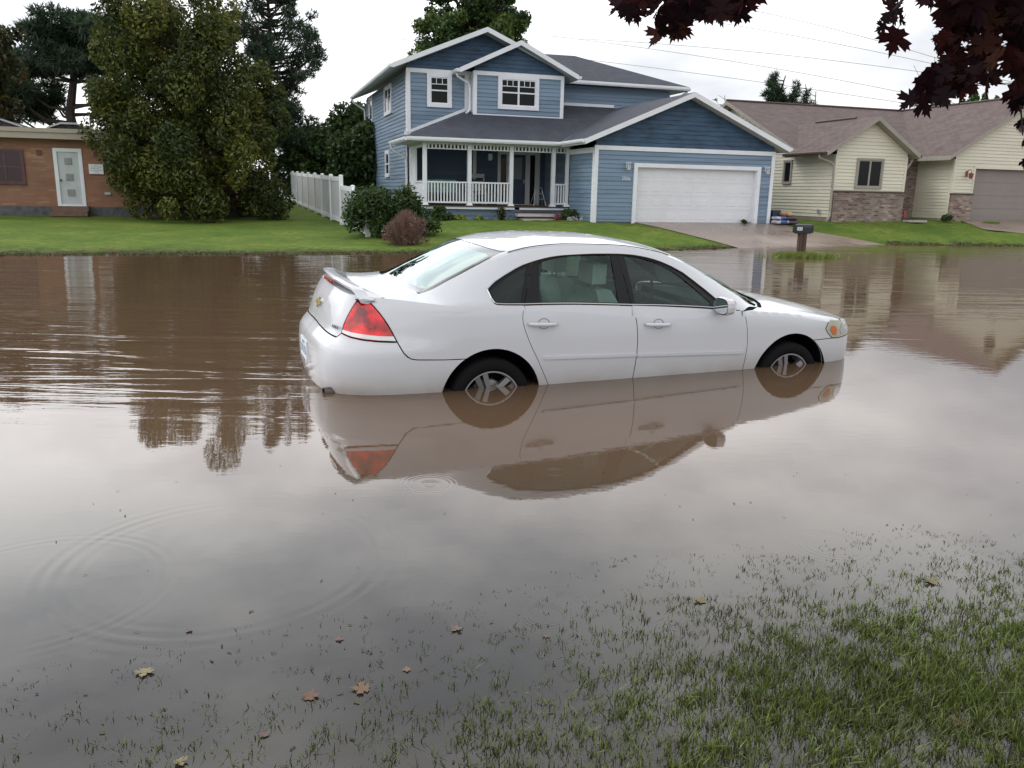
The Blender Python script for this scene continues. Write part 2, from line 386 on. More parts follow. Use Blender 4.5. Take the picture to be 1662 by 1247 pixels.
r = m.n('MapRange'); m.l(sx.outputs['Z'], r.inputs[0]); r.inputs[1].default_value = .075; r.inputs[2].default_value = -.01; r.inputs[3].default_value = 0; r.inputs[4].default_value = .8
na = m.n('Math', operation='MULTIPLY_ADD'); m.l(n2.outputs[0], na.inputs[0]); na.inputs[1].default_value = .9; m.l(r.outputs[0], na.inputs[2])
wf = m.n('MapRange'); m.l(na.outputs[0], wf.inputs[0]); wf.inputs[1].default_value = .75; wf.inputs[2].default_value = 1.15
c = m.mix(wf.outputs[0], c, (.045, .036, .022)); m.set(Base_Color=c, Roughness=.95); m.b.inputs['Specular IOR Level'].default_value = .15
m.bump(n3.outputs[0], .5, .03); M['lawn'] = m.m
tag(npmesh('lawn', gv, gf, M['lawn'], smooth=True), kind='structure')
# driveways: sheets a little above the lawn
m = MN('driveway'); v = m.coord('Object'); n1 = m.noise(.7, 5, .6, v); n2 = m.noise(25, 4, .6, v)
c = m.ramp(n1.outputs[0], [(.3, (.215, .160, .128)), (.55, (.29, .225, .185)), (.75, (.37, .31, .27))]); c = m.mix(m.ramp(n2.outputs[0], [(.4, (0, 0, 0)), (.8, (.3, .3, .3))]), c, (.15, .11, .09))
ro = m.ramp(n1.outputs[0], [(.35, (.22, .22, .22)), (.65, (.5, .5, .5))]); m.set(Base_Color=c, Roughness=ro); m.bump(n2.outputs[0], .2, .004); M['driveway'] = m.m
def sheet(name, left, right, mat, lift=.006, rows=30, cols=10):   # left/right: (a, b) edge polylines sampled on the same parameter
    L, R = np.array(left, float), np.array(right, float); V = []; ts = np.linspace(0, 1, rows)
    fl = [np.interp(ts, np.linspace(0, 1, len(L)), L[:, k]) for k in (0, 1)]; fr = [np.interp(ts, np.linspace(0, 1, len(R)), R[:, k]) for k in (0, 1)]
    for i in range(rows):
        for q in np.linspace(0, 1, cols): a = fl[0][i] * (1 - q) + fr[0][i] * q; b = fl[1][i] * (1 - q) + fr[1][i] * q; V.append(W(a, b, float(Gab(a, b)) + lift + .012))
    I = (np.arange(rows - 1)[:, None] * cols + np.arange(cols - 1)[None]).ravel()
    return tag(npmesh(name, V, np.stack([I, I + 1, I + cols + 1, I + cols], 1), mat, smooth=True), kind='structure')
sheet('driveway', [(-.15, .30), (.35, -1.2), (.68, -2.9), (.86, -3.8), (1.0, -5.2), (.8, -7.2)], [(5.9, .3), (5.75, -1.2), (6.6, -2.2), (7.6, -3.2), (9.2, -4.6), (10.5, -7)], M['driveway'])
sheet('driveway', [(14.2, .1), (13.6, -1.7), (14.6, -2.3), (15.3, -3.0), (15.6, -4.6)], [(20.2, .1), (20.5, -1.7), (21, -2.3), (21.5, -3), (22.5, -4.8)], M['driveway'])
# road below the flood
rm_ = paint('asphalt', (.05, .045, .04), .9, .3, 8, bump=.4)
rb = MB(); rb.face([W(-60, -19.2, -.425), W(60, -19.2, -.425), W(60, -9.5, -.425), W(-60, -9.5, -.425)]); tag(rb.build('road', rm_), kind='structure')
# ---------------------------------------------------------------- flood water
def watermat():
    m = MN('flood_water'); nt = m.nt; ge = m.n('NewGeometry'); pos = ge.outputs['Position']
    def vmap(rot=0, sc=(1, 1, 1), loc=(0, 0, 0)):
        q = m.n('Mapping'); q.inputs['Rotation'].default_value = (0, 0, rot); q.inputs['Scale'].default_value = sc; q.inputs['Location'].default_value = loc; m.l(pos, q.inputs[0]); return q.outputs[0]
    def math_(op, a, b=None, c=None):
        q = m.n('Math', operation=op)
        for i, v in enumerate((a, b, c)):
            if v is None: continue
            if isinstance(v, (int, float)): q.inputs[i].default_value = v
            else: m.l(v, q.inputs[i])
        return q.outputs[0]
    def rng(x, a, b, c=0., d=1.):
        q = m.n('MapRange'); q.interpolation_type = 'SMOOTHSTEP'; m.l(x, q.inputs[0]); q.inputs[1].default_value = a; q.inputs[2].default_value = b; q.inputs[3].default_value = c; q.inputs[4].default_value = d; return q.outputs[0]
    s = m.n('SeparateXYZ'); m.l(pos, s.inputs[0]); X, Y = s.outputs[0], s.outputs[1]
    # long wind/wake waves at the left, behind the car
    wv = m.n('TexWave'); wv.wave_type = 'BANDS'; wv.bands_direction = 'Y'; m.l(vmap(math.radians(-19), (.5, 1, 1)), wv.inputs['Vector'])
    wv.inputs['Scale'].default_value = 1.25; wv.inputs['Distortion'].default_value = 3.4; wv.inputs['Detail'].default_value = 3; wv.inputs['Detail Scale'].default_value = .55; wv.inputs['Detail Roughness'].default_value = .45
    nl = m.noise(1.0, 3, .5, vmap(math.radians(-31), (.36, 2.7, 1)), .5)
    nf = m.noise(1.0, 3, .55, vmap(math.radians(-6), (5, 14, 1)))
    nb = m.noise(.35, 2, .5, vmap(.3))
    left = rng(X, .2, -2.2); farL = rng(Y, 4.6, 6.4)
    mL = math_('MULTIPLY', math_('MULTIPLY', left, farL), rng(Y, 12, 6.0, .10, 1))
    mR = math_('MULTIPLY', rng(Y, 7.0, 11.5), rng(nb.outputs[0], .36, .6, .45, 1))
    calm = rng(Y, 2.2, 6, .10, .35)
    h = math_('MULTIPLY', math_('MULTIPLY', wv.outputs['Fac'], .0009), mL)
    h = math_('ADD', h, math_('MULTIPLY', math_('MULTIPLY', nl.outputs[0], .0150), math_('ADD', math_('MULTIPLY', mL, 1.5), math_('MULTIPLY', mR, .85))))
    h = math_('ADD', h, math_('MULTIPLY', nf.outputs[0], math_('MULTIPLY', .0011, math_('ADD', mR, math_('ADD', calm, mL)))))
    # rain and drip rings
    rn = m.noise(.9, 1, .5, vmap(.4))
    rings = [(-1.15, 3.02, .62, .065, .00015), (-1.75, 2.75, .45, .05, .00008), (-.41, 3.93, .12, .026, .00007), (-.41, 3.93, .04, .018, .0001), (.24, 4.15, .05, .018, .0001), (1.40, 3.27, .14, .026, .0001), (.13, 2.62, .07, .016, .0001)]
    for (cx, cy, R, wl, am) in rings:
        d = m.n('VectorMath'); d.operation = 'DISTANCE'; m.l(pos, d.inputs[0]); d.inputs[1].default_value = (cx, cy, 0)
        x = math_('SUBTRACT', d.outputs['Value'], R)
        env = math_('EXPONENT', math_('MULTIPLY', math_('MULTIPLY', x, x), -1.0 / (wl * 1.15) ** 2 / 1.2))
        sn = math_('COSINE', math_('MULTIPLY', x, 2 * math.pi / wl)); sn = math_('MULTIPLY', sn, rng(rn.outputs[0], .40, .62, .12, 1)) if R > .3 else sn; h = math_('ADD', h, math_('MULTIPLY', math_('MULTIPLY', env, sn), am))
    bp = m.n('Bump'); bp.inputs['Strength'].default_value = 1; bp.inputs['Distance'].default_value = 1; m.l(h, bp.inputs['Height'])
    fr = m.n('Fresnel'); fr.inputs['IOR'].default_value = 1.45; m.l(bp.outputs[0], fr.inputs['Normal'])
    gl = m.n('BsdfGlossy'); gl.inputs['Roughness'].default_value = .012; gl.inputs['Color'].default_value = (.97, .97, .97, 1); m.l(bp.outputs[0], gl.inputs['Normal'])
    dn = m.noise(.5, 4, .6, vmap(.2)); cold = m.mix(rng(Y, 2.6, 5.0), (.042, .040, .033), (.112, .070, .042)); cold = m.mix(m.ramp(dn.outputs[0], [(.3, (0, 0, 0)), (.7, (.35, .35, .35))]), cold, (.090, .062, .042))
    df = m.n('BsdfDiffuse'); m.l(cold, df.inputs['Color'])
    tr = m.n('BsdfTransparent'); tr.inputs['Color'].default_value = (.62, .64, .56, 1)
    sh = m.n('MixShader'); q = math_('ADD', rng(Y, 3.7, 2.0, 0, .55), math_('MULTIPLY', m.noise(.8, 3, .5, vmap(.1)).outputs[0], 0.0)); far = math_('MAXIMUM', q, 0.0)
    at_ = m.n('Attribute'); at_.attribute_name = 'tint'; far = math_('MAXIMUM', far, at_.outputs['Fac'])
    m.l(far, sh.inputs[0]); m.l(df.outputs[0], sh.inputs[1]); m.l(tr.outputs[0], sh.inputs[2])
    mx = m.n('MixShader'); m.l(fr.outputs[0], mx.inputs[0]); m.l(sh.outputs[0], mx.inputs[1]); m.l(gl.outputs[0], mx.inputs[2]); m.l(mx.outputs[0], m.out.inputs['Surface'])
    return m.m
M['water'] = watermat()
wa = axis([(-600, -60, 10), (-60, -24, 12), (-24, 20, 90), (20, 60, 12), (60, 600, 10)]); wb = axis([(-100, -30, 8), (-30, -8, 20), (-8, -2, 60), (-2, 5, 6)])
AA, BB = np.meshgrid(wa, wb); XY = (AA[..., None] + OA) * UU[:2] + (BB[..., None] + OB) * VV[:2]
dep = -Gab(AA, BB); sh_ = np.where(BB > -12, np.clip(1 - dep / .022, 0, 1) * .8, 0)
nx = len(wa); ny = len(wb); ii = (np.arange(ny - 1)[:, None] * nx + np.arange(nx - 1)[None]).ravel()
tag(npmesh('flood_water', np.concatenate([XY, np.zeros(AA.shape)[..., None]], -1).reshape(-1, 3), np.stack([ii, ii + 1, ii + nx + 1, ii + nx], 1), M['water'], attr=sh_.ravel()), kind='structure')
# ================================================================ blue two-storey house (local frame: x along the street, y away from it)
def blue_house():
    H = empty('blue_house', W(0, 0, 0), RZ, 'two storey blue house with white trim, railed front porch and double garage', 'house')
    sb, sk, wt, sf = M['siding_blue'], M['shake_blue'], M['white_trim'], M['soffit']
    C = .14
    # walls
    w = MB()
    siding(w, frontP(0), [(-1.55, .56), (5.32, .56), (5.32, 2.9), (-1.55, 2.9)], [(-.13, 4.82, .3, 2.5)], C, .022, .50)
    siding(w, sideP(-1.55), [(0, .56), (4.85, .56), (4.85, 2.9), (0, 2.9)], [], C, .022, .50)
    siding(w, sideR(5.32), [(0, .56), (7.2, .56), (7.2, 3.1), (0, 3.1)], [], C, .022, .50)
    siding(w, sideP(-6.9), [(4.85, .50), (15.3, .50), (15.3, 5.62), (4.85, 5.62)], [], C, .022, .50)
    siding(w, frontP(4.85), [(-6.9, 3.2), (-1.2, 3.2), (-1.2, 5.6), (-6.9, 5.6)], [], C, .022, .50)
    siding(w, sideR(-1.2), [(4.85, 3.2), (15.3, 3.2), (15.3, 5.62), (4.85, 5.62)], [], C, .022, .50)
    siding(w, frontP(6.0), [(-1.2, 4.5), (4.25, 4.5), (4.25, 5.62), (-1.2, 5.62)], [], C, .022, .50)
    siding(w, sideR(4.25), [(6.0, 2.5), (12.6, 2.5), (12.6, 5.62), (6.0, 5.62)], [], C, .022, .50)
    siding(w, frontP(4.4), [(-4.53, 4.14), (-1.1, 4.14), (-1.1, 5.58), (-4.53, 5.58)], [], C, .022, .50)
    siding(w, sideP(-4.53), [(4.4, 4.1), (4.85, 4.1), (4.85, 5.7), (4.4, 5.7)], [], C, .022, .50)
    siding(w, sideR(-1.1), [(4.4, 4.1), (4.85, 4.1), (4.85, 5.7), (4.4, 5.7)], [], C, .022, .50)
    siding(w, frontP(2.32), [(-6.85, .45), (-1.55, .45), (-1.55, .87), (-6.85, .87)], [], C, .022, .50)
    w.box(-6.88, -1.22, 4.9, 15.28, .3, 5.7, 0); w.box(-1.53, 5.30, .25, 7.1, .2, 2.6); w.box(-1.25, 4.23, 6.05, 12.6, .3, 5.65); w.box(-4.5, -1.12, 4.45, 4.9, 4.1, 5.7)
    w.build('wall', sb, H)
    w2 = MB(); siding(w2, frontP(4.83), [(-6.88, .95), (-1.57, .95), (-1.57, 3.1), (-6.88, 3.1)], [(-3.46, -1.8, .95, 2.95)], C, .022, .50); w2.build('porch_wall', M['siding_porch'], H)
    g = MB()
    siding(g, frontP(0), [(-1.55, 3.03), (5.32, 3.03), (5.32, 3.19), (1.79, 4.67), (-1.55, 3.27)], [], .15, .02, 3.03, 0, .26)
    siding(g, frontP(4.85), [(-6.9, 5.73), (-1.2, 5.73), (-1.2, 5.86), (-4.06, 7.05), (-6.9, 5.86)], [], .15, .02, 5.73, 0, .30)
    siding(g, frontP(4.4), [(-4.53, 5.72), (-1.1, 5.72), (-1.1, 5.80), (-2.88, 6.63), (-4.53, 5.87)], [], .15, .02, 5.72, 0, .28)
    g.face([(-1.5, .03, 3.0), (5.28, .03, 3.0), (5.28, .03, 3.1), (1.79, .03, 4.6), (-1.5, .03, 3.15)])
    g.build('gable', sk, H)
    # foundation strip
    f = MB(); f.box(-1.54, -.13, -.004, .1, .2, .56); f.box(4.82, 5.31, -.004, .1, .2, .56); f.box(-6.89, -6.8, 4.85, 15.3, .2, .5); f.build_each('foundation', M['dark_stone'], H)
    # corner and band trim
    t = MB(); P0 = frontP(0)
    t.mbox(P0, -1.60, -1.46, .50, 3.03, 0, .045); t.box(-1.60, -1.572, .002, .13, .50, 2.95)
    t.mbox(P0, 5.24, 5.37, .50, 3.03, 0, .045)
    t.mbox(P0, -1.46, 5.24, 2.89, 3.03, 0, .042); t.box(-1.60, -1.57, .13, 2.2, 2.80, 2.97)
    t.mbox(P0, -.14, 0, .50, 2.50, -.02, .05); t.mbox(P0, 4.69, 4.83, .50, 2.50, -.02, .05); t.mbox(P0, 0, 4.69, 2.37, 2.50, -.02, .05)
    t.box(-.0, .02, .0, .22, .50, 2.37); t.box(4.67, 4.69, 0, .22, .50, 2.37); t.box(.02, 4.67, 0, .22, 2.35, 2.37)
    Q = frontP(4.85)
    t.mbox(Q, -6.95, -6.80, 3.35, 5.59, 0, .045); t.box(-6.95, -6.922, 4.853, 4.98, .5, 5.59)
    t.mbox(Q, -6.95, -4.53, 5.59, 5.73, 0, .045); t.mbox(Q, -4.78, -4.60, 4.35, 5.59, 0, .045)
    t.mbox(frontP(6.0), -1.0, 1.75, 4.86, 4.97, 0, .05)
    B_ = frontP(4.4)
    t.mbox(B_, -4.58, -4.44, 4.14, 5.72, 0, .045); t.mbox(B_, -1.19, -1.06, 4.10, 5.72, 0, .045); t.mbox(B_, -4.44, -1.19, 5.58, 5.72, 0, .042); t.mbox(B_, -4.44, -1.19, 4.12, 4.24, 0, .042)
    t.box(-4.58, -4.552, 4.403, 4.84, 4.1, 5.7)
    # sloping flashing where the porch roof meets the wall
    t.mark()
    for (a0, z0, a1, z1) in ((-6.98, 3.44, -4.56, 4.42),):
        t.face([(a0, 4.80, z0), (a1, 4.80, z1), (a1, 4.80, z1 + .11), (a0, 4.80, z0 + .11)]); t.face([(a0, 4.80, z0 + .11), (a1, 4.80, z1 + .11), (a1, 4.86, z1 + .11), (a0, 4.86, z0 + .11)])
    t.box(-7.03, -6.93, 4.72, 4.86, 3.42, 3.56)
    t.build_each('trim_board', wt, H)
    # roofs
    R = M['roof_blue']; mats = [R, wt, sf]
    def roof(polys, dz=.17):
        for p in polys: q = MB(); q.slab(p, dz); q.build('roof', mats, H)
    zm = lambda a: 7.22 - .41 * abs(a + 4.06)
    roof([[(-7.5, 4.35, zm(-7.5)), (-4.06, 4.35, 7.22), (-4.06, 15.8, 7.22), (-7.5, 15.8, zm(-7.5))], [(-4.06, 4.35, 7.22), (-.62, 4.35, zm(-.62)), (-.62, 15.8, zm(-.62)), (-4.06, 15.8, 7.22)]])
    zb = lambda a: 6.80 - .465 * abs(a + 2.89)
    roof([[(-5.17, 4.0, zb(-5.17)), (-2.89, 4.0, 6.80), (-2.89, 6.9, 6.80), (-5.17, 4.86, zb(-5.17))], [(-2.89, 4.0, 6.80), (-.61, 4.0, zb(-.61)), (-.61, 5.6, zb(-.61)), (-2.89, 6.9, 6.80)]])
    zp = lambda b: 3.20 + .4 * (b - 1.85)
    roof([[(-7.47, 1.85, 3.2), (-2.09, 1.85, 3.2), (1.80, 5.92, zp(5.92)), (1.80, 6.0, zp(6.0)), (-3.32, 6.0, zp(6))], [(-7.47, 1.85, 3.2), (-3.32, 6.0, 4.86), (-6.88, 6.0, 3.436), (-6.88, 5.0, 3.436), (-7.47, 5.0, 3.2)]], .13)
    zg_ = lambda a: 4.83 - .42 * abs(a - 1.79)
    roof([[(-2.09, -.4, zg_(-2.09)), (1.79, -.4, 4.83), (1.79, 5.95, 4.83), (-2.09, 1.80, zg_(-2.09))], [(1.79, -.4, 4.83), (5.72, -.4, zg_(5.72)), (5.72, 7.5, zg_(5.72)), (1.79, 7.5, 4.83)]])
    zw = lambda b: 5.78 + .4 * (b - 5.55)
    roof([[(-1.0, 5.55, 5.78), (4.92, 5.55, 5.78), (1.3, 9.3, 7.28), (-3.6, 9.1, 7.2), (-1.3, 6.5, zw(6.5))], [(4.92, 5.55, 5.78), (4.92, 13.05, 5.78), (1.3, 9.3, 7.28)], [(4.92, 13.05, 5.78), (-1.0, 13.05, 5.78), (-3.6, 9.5, 7.2), (1.3, 9.3, 7.28)]], .15)
    # gutters and downpipes
    gt = MB()
    gutter(gt, (-7.50, 4.36, 5.66), (-7.50, 15.8, 5.66), (-1, 0, 0)); gutter(gt, (-7.47, 1.84, 3.07), (-2.12, 1.84, 3.07), (0, -1, 0)); gutter(gt, (-7.48, 1.85, 3.07), (-7.48, 5.0, 3.07), (-1, 0, 0))
    gutter(gt, (-2.10, -.36, 3.08), (-2.10, 1.8, 3.08), (-1, 0, 0)); gutter(gt, (-.95, 5.54, 5.63), (4.9, 5.54, 5.63), (0, -1, 0)); gutter(gt, (-5.18, 4.02, 5.60), (-5.18, 4.84, 5.60), (-1, 0, 0)); gutter(gt, (5.73, -.36, 3.06), (5.73, 7.4, 3.06), (1, 0, 0)); gutter(gt, (-.6, 4.02, 5.60), (-.6, 5.5, 5.60), (1, 0, 0))
    gt.build_each('gutter', wt, H)
    for path in ([(-7.55, 4.75, 3.08), (-7.52, 4.78, 2.92), (-7.0, 4.80, 2.62), (-6.98, 4.80, 2.45), (-6.98, 4.80, .6)], [(-7.55, 15.5, 5.68), (-7.5, 15.5, 5.5), (-6.98, 15.4, 5.15), (-6.97, 15.4, 4.9), (-6.97, 15.4, .7)], [(-5.22, 4.3, 5.62), (-5.18, 4.32, 5.48), (-4.72, 4.52, 5.28), (-4.66, 4.55, 5.15), (-4.66, 4.55, 4.42), (-4.74, 4.45, 4.30), (-4.84, 4.35, 4.25)], [(4.85, 5.6, 5.6), (4.4, 5.8, 5.3), (4.33, 5.9, 5.1), (4.33, 5.9, 3.9)]):
        d = MB(); d.tube(path, .042, 8); d.build('downspout', wt, H)
    # windows
    window(H, frontP(4.85), -6.19, -5.27, 4.43, 5.60, wt, .13, 1, True, 3, .062)
    window(H, frontP(4.4), -3.64, -2.05, 4.44, 5.62, wt, .13, 2, True, 3, .062)
    S_ = sideP(-6.9)
    window(H, S_, 8.06, 9.80, 4.44, 5.58, wt, .12, 2, False); window(H, S_, 13.15, 14.2, 4.46, 5.58, wt, .12, 1, False)
    window(H, S_, 8.78, 9.80, 1.98, 3.05, wt, .12, 1, True); window(H, S_, 13.0, 14.1, 1.59, 3.04, wt, .12, 1, True)
    # garage door: four rows of eight raised panels
    d = MB(); D = frontP(.16); d.mbox(D, .0, 4.69, .515, 2.37, -.05, 0)
    for r in range(4):
        z0 = .515 + r * .464
        d.mbox(D, .004, 4.686, z0 + .006, z0 + .455, 0, .012)
        for c in range(8):
            u0 = .06 + c * .578; a, b, e, f_ = u0, u0 + .50, z0 + .09, z0 + .375
            for (k0, o0, k1, o1) in ((0, .012, .022, -.012), (.022, -.012, .05, .018)):
                A_ = [(a + k0, e + k0), (b - k0, e + k0), (b - k0, f_ - k0), (a + k0, f_ - k0)]; B2 = [(a + k1, e + k1), (b - k1, e + k1), (b - k1, f_ - k1), (a + k1, f_ - k1)]
                for i in range(4):
                    j = (i + 1) % 4; d.face([D(*A_[i], o0 + .002), D(*A_[j], o0 + .002), D(*B2[j], o1 + .002), D(*B2[i], o1 + .002)])
            d.face([D(u, z, .018) for u, z in B2])
    gd = d.build('garage_door', M['garage_white'], H)
    # house number 5506
    cu = bpy.data.curves.new('house_number', 'FONT'); cu.body = '5506'; cu.size = .16; cu.extrude = .008; cu.align_x = 'CENTER'
    to = bpy.data.objects.new('tmp', cu); COL.objects.link(to); dg = bpy.context.evaluated_depsgraph_get(); me = bpy.data.meshes.new_from_object(to.evaluated_get(dg)); bpy.data.objects.remove(to)
    me.materials.clear(); me.materials.append(wt); me.name = 'house_number'
    no = bpy.data.objects.new('house_number', me); COL.objects.link(no); no.parent = H; no.location = (-.42, -.035, 1.93); no.rotation_euler = (math.radians(90), 0, 0)
    # coach lamps
    for a in (-.40, 5.03):
        l = MB(); l.box(a - .04, a + .03, -.045, -.02, 2.34, 2.52); l.box(a - .03, a + .05, -.15, -.045, 2.46, 2.50); l.box(a - .045, a + .075, -.19, -.06, 2.485, 2.505)
        for (x, y) in ((a - .03, -.175), (a + .05, -.175), (a - .03, -.08), (a + .05, -.08)): l.box(x, x + .010, y, y + .010, 2.29, 2.485)
        l.box(a - .035, a + .065, -.18, -.07, 2.275, 2.29)
        lo = l.build('coach_lamp', wt, H); q = MB(); q.box(a - .02, a + .05, -.165, -.09, 2.295, 2.44); q.build('lamp_glass', M['frost'], lo)
    # porch
    p = MB(); p.box(-6.92, -1.56, 2.16, 4.84, .945, .985, 0); p.build('porch_floor', M['deck_brown'], H)
    b = MB(); b.box(-6.90, -3.62, 2.19, 2.26, .865, .942); b.box(-3.44, -1.57, 2.19, 2.26, .865, .942); b.box(-6.92, -6.86, 2.27, 4.8, .865, .942); b.build_each('porch_skirt', wt, H)
    b = MB(); b.box(-6.86, -1.6, 2.19, 2.31, 3.0, 3.07); b.box(-6.9, -6.8, 2.2, 4.85, 2.98, 3.07); b.box(-7.4, -1.6, 1.9, 4.84, 3.055, 3.075); b.build_each('porch_beam', sf, H)
    posts = [-6.83, -5.27, -3.76, -2.19, -1.66]
    for i, a in enumerate(posts):
        hw = .065 if i < 4 else .055; c = MB(); c.box(a - hw, a + hw, 2.25 - hw, 2.25 + hw, .985, 3.0)
        c.tube([(a, 2.25, .99), (a, 2.25, 1.03), (a, 2.25, 1.08)], [.155, .13, .09], 4); c.build('porch_post', wt, H)
    for (a0, a1) in ((-6.76, -5.34), (-5.20, -3.83), (-2.12, -1.72)):
        r = MB(); r.box(a0, a1, 2.215, 2.285, 1.735, 1.785); r.box(a0, a1, 2.22, 2.28, 1.06, 1.12); n = max(3, round((a1 - a0) / .113))
        for k in range(n):
            x = a0 + (k + .5) * (a1 - a0) / n; r.box(x - .021, x + .021, 2.229, 2.271, 1.12, 1.735)
        r.build('railing', wt, H)
        if a0 < -6: pass
    for (a0, a1) in ((-6.76, -5.34), (-5.20, -3.83), (-3.69, -2.26), (-2.12, -1.72)):
        fz = MB(); fz.box(a0, a1, 2.23, 2.27, 2.84, 2.875); n = max(3, round((a1 - a0) / .125))
        for k in range(n): x = a0 + (k + .5) * (a1 - a0) / n; fz.box(x - .028, x + .028, 2.235, 2.265, 2.875, 3.0)
        fz.build('frieze', wt, H)
    sw = MB(); SP = sideP(-6.87)
    sw.mbox(SP, 2.32, 3.62, .95, 1.74, -.05, 0); sw.mbox(SP, 2.32, 3.66, 1.74, 1.79, -.06, .03); sw.mbox(SP, 3.62, 4.84, .95, 3.05, -.05, 0.004); sw.mbox(SP, 2.32, 3.62, 2.9, 3.05, -.05, 0)
    sw.mbox(SP, 3.62, 3.74, 1.79, 2.98, .004, .02); sw.mbox(SP, 4.25, 4.40, .95, 3.0, .004, .02); sw.build_each('porch_side_panel', wt, H)
    Q = frontP(4.85); dr = MB()
    dr.mbox(Q, -3.02, -2.36, 1.0, 2.86, -.02, .02); dr.mbox(Q, -2.93, -2.45, 1.15, 1.75, .02, .032)
    do = dr.build('front_door', M['dark_blue_door'], H); q = MB(); q.mbox(Q, -2.88, -2.50, 1.95, 2.75, .02, .03); q.build('door_glass', M['frost_dim'], do)
    q = MB(); q.mbox(Q, -2.44, -2.40, 1.80, 1.95, .02, .06); q.build('handle', M['galv'], do)
    dc = MB()
    for (a, b_) in ((-3.48, -3.36), (-3.13, -3.02), (-2.36, -2.18), (-1.97, -1.78)): dc.mbox(Q, a, b_, .985, 2.97, 0, .05)
    dc.mbox(Q, -3.36, -1.97, 2.86, 2.97, 0, .045); dc.mbox(Q, -3.36, -1.97, .985, 1.02, 0, .08); dc.mbox(Q, -4.45, -4.32, 1.9, 2.97, .02, .05)
    dc.build_each('door_casing', sf, H)
    for (a, b_) in ((-3.36, -3.13), (-2.18, -1.97)): q = MB(); q.mbox(Q, a, b_, 1.02, 2.86, -.02, .01); q.build('sidelight', M['pane'], H)
    # steps
    for (z, y0, a0, a1) in ((.79, 1.88, -3.60, -2.22), (.62, 1.58, -3.45, -2.25)):
        s = MB(); s.box(a0, a1, y0, 2.2, z - .15, z - .03); st = s.build('step', M['pinkish_white'], H)
        q = MB(); q.box(a0 - .02, a1 + .02, y0 - .03, 2.2, z - .03, z); q.build('tread', M['deck_brown'], st)
    return H
def mk_simple(name, col, rough, **k):
    m = MN(name); m.set(Base_Color=col, Roughness=rough, **k); return m.m
M['frost'] = mk_simple('frosted_glass', (.35, .37, .38), .3); M['frost_dim'] = mk_simple('leaded_glass', (.16, .18, .18), .35)
M['pinkish_white'] = paint('step_white', (.62, .56, .56), .6, .08, 3)
blue_house()
# hanging porch lantern, bench, chair, step stool: things of their own
P = W(-4.15, 3.5, 0); e = empty('porch_lantern', (P[0], P[1], 2.6), RZ, 'small pale lantern hanging from the ceiling of the blue house porch', 'lantern')
q = MB(); q.tube([(0, 0, .46), (0, 0, .25)], .012, 6); q.lathe([(.0, .26), (.11, .22), (.12, .2)], (0, 0, 0)); q.build('bracket', M['black'], e); q = MB(); q.lathe([(.09, .2), (.085, .0), (.05, -.04), (0, -.05)], (0, 0, 0), n=12); q.build('shade', M['frost'], e)
def porch_things():
    B = empty('porch_bench', W(-5.95, 4.15, .985), RZ, 'wooden bench with pale teal cushions behind the left porch railing', 'bench')
    q = MB(); q.box(-.75, .75, -.25, .28, .34, .38); q.box(-.75, .75, .25, .29, .42, .84)
    q.build('frame', M['bench_wood'], B)
    for x in (-.70, .66): q = MB(); q.box(x, x + .05, -.24, -.19, 0, .34); q.box(x, x + .05, .24, .30, 0, .34); q.box(x, x + .05, -.22, .26, .56, .60); q.box(x, x + .04, -.22, -.18, .38, .56); q.build('leg', M['bench_wood'], B)
    for k in (-1, 0, 1): q = MB(); q.box(k * .48 - .23, k * .48 + .23, .06, .22, .42, .88); q.build('cushion', M['teal'], B, bevel=.04)
    C = empty('porch_chair', W(-4.42, 4.1, .985), RZ, 'grey slatted chair on the porch beside the teal cushioned bench', 'chair')
    q = MB(); q.box(-.24, .24, -.24, .24, .40, .44); q.build('seat', M['grey_paint'], C)
    q = MB(); q.box(-.28, -.23, .2, .25, .40, 1.05); q.box(.23, .28, .2, .25, .40, 1.05); q.box(-.28, .28, .2, .25, .98, 1.12); q.box(-.2, .2, .21, .24, .5, .86); q.build('backrest', M['grey_paint'], C)
    for (x, y) in ((-.25, -.24), (.2, -.24), (-.25, .2), (.2, .2)): q = MB(); q.box(x, x + .05, y, y + .05, 0, .40); q.build('leg', M['grey_paint'], C)
    S = empty('step_stool', W(-2.44, 3.0, .985), RZ, 'light metal folding step stool standing on the porch near the steps', 'step stool')
    for x in (-.2, .2): q = MB(); q.tube([(x * 1.2, -.16, 0), (x * .7, .05, .55), (x * .7, .12, .66)], .013, 6); q.build('leg', M['galv'], S); q = MB(); q.tube([(x * 1.2, .28, 0), (x * .7, .05, .50)], .013, 6); q.build('leg', M['galv'], S)
    q = MB(); q.box(-.16, .16, -.02, .16, .44, .46); q.box(-.19, .19, -.13, .02, .24, .26); q.tube([(-.14, .12, .66), (.14, .12, .66)], .013, 6); q.build('tread', M['galv'], S)
M['bench_wood'] = paint('bench_wood', (.10, .075, .05), .7, .3, 6); M['teal'] = paint('teal_fabric', (.16, .36, .31), .9, .3, 9); M['grey_paint'] = paint('grey_paint', (.30, .30, .28), .6, .15, 4)
porch_things()
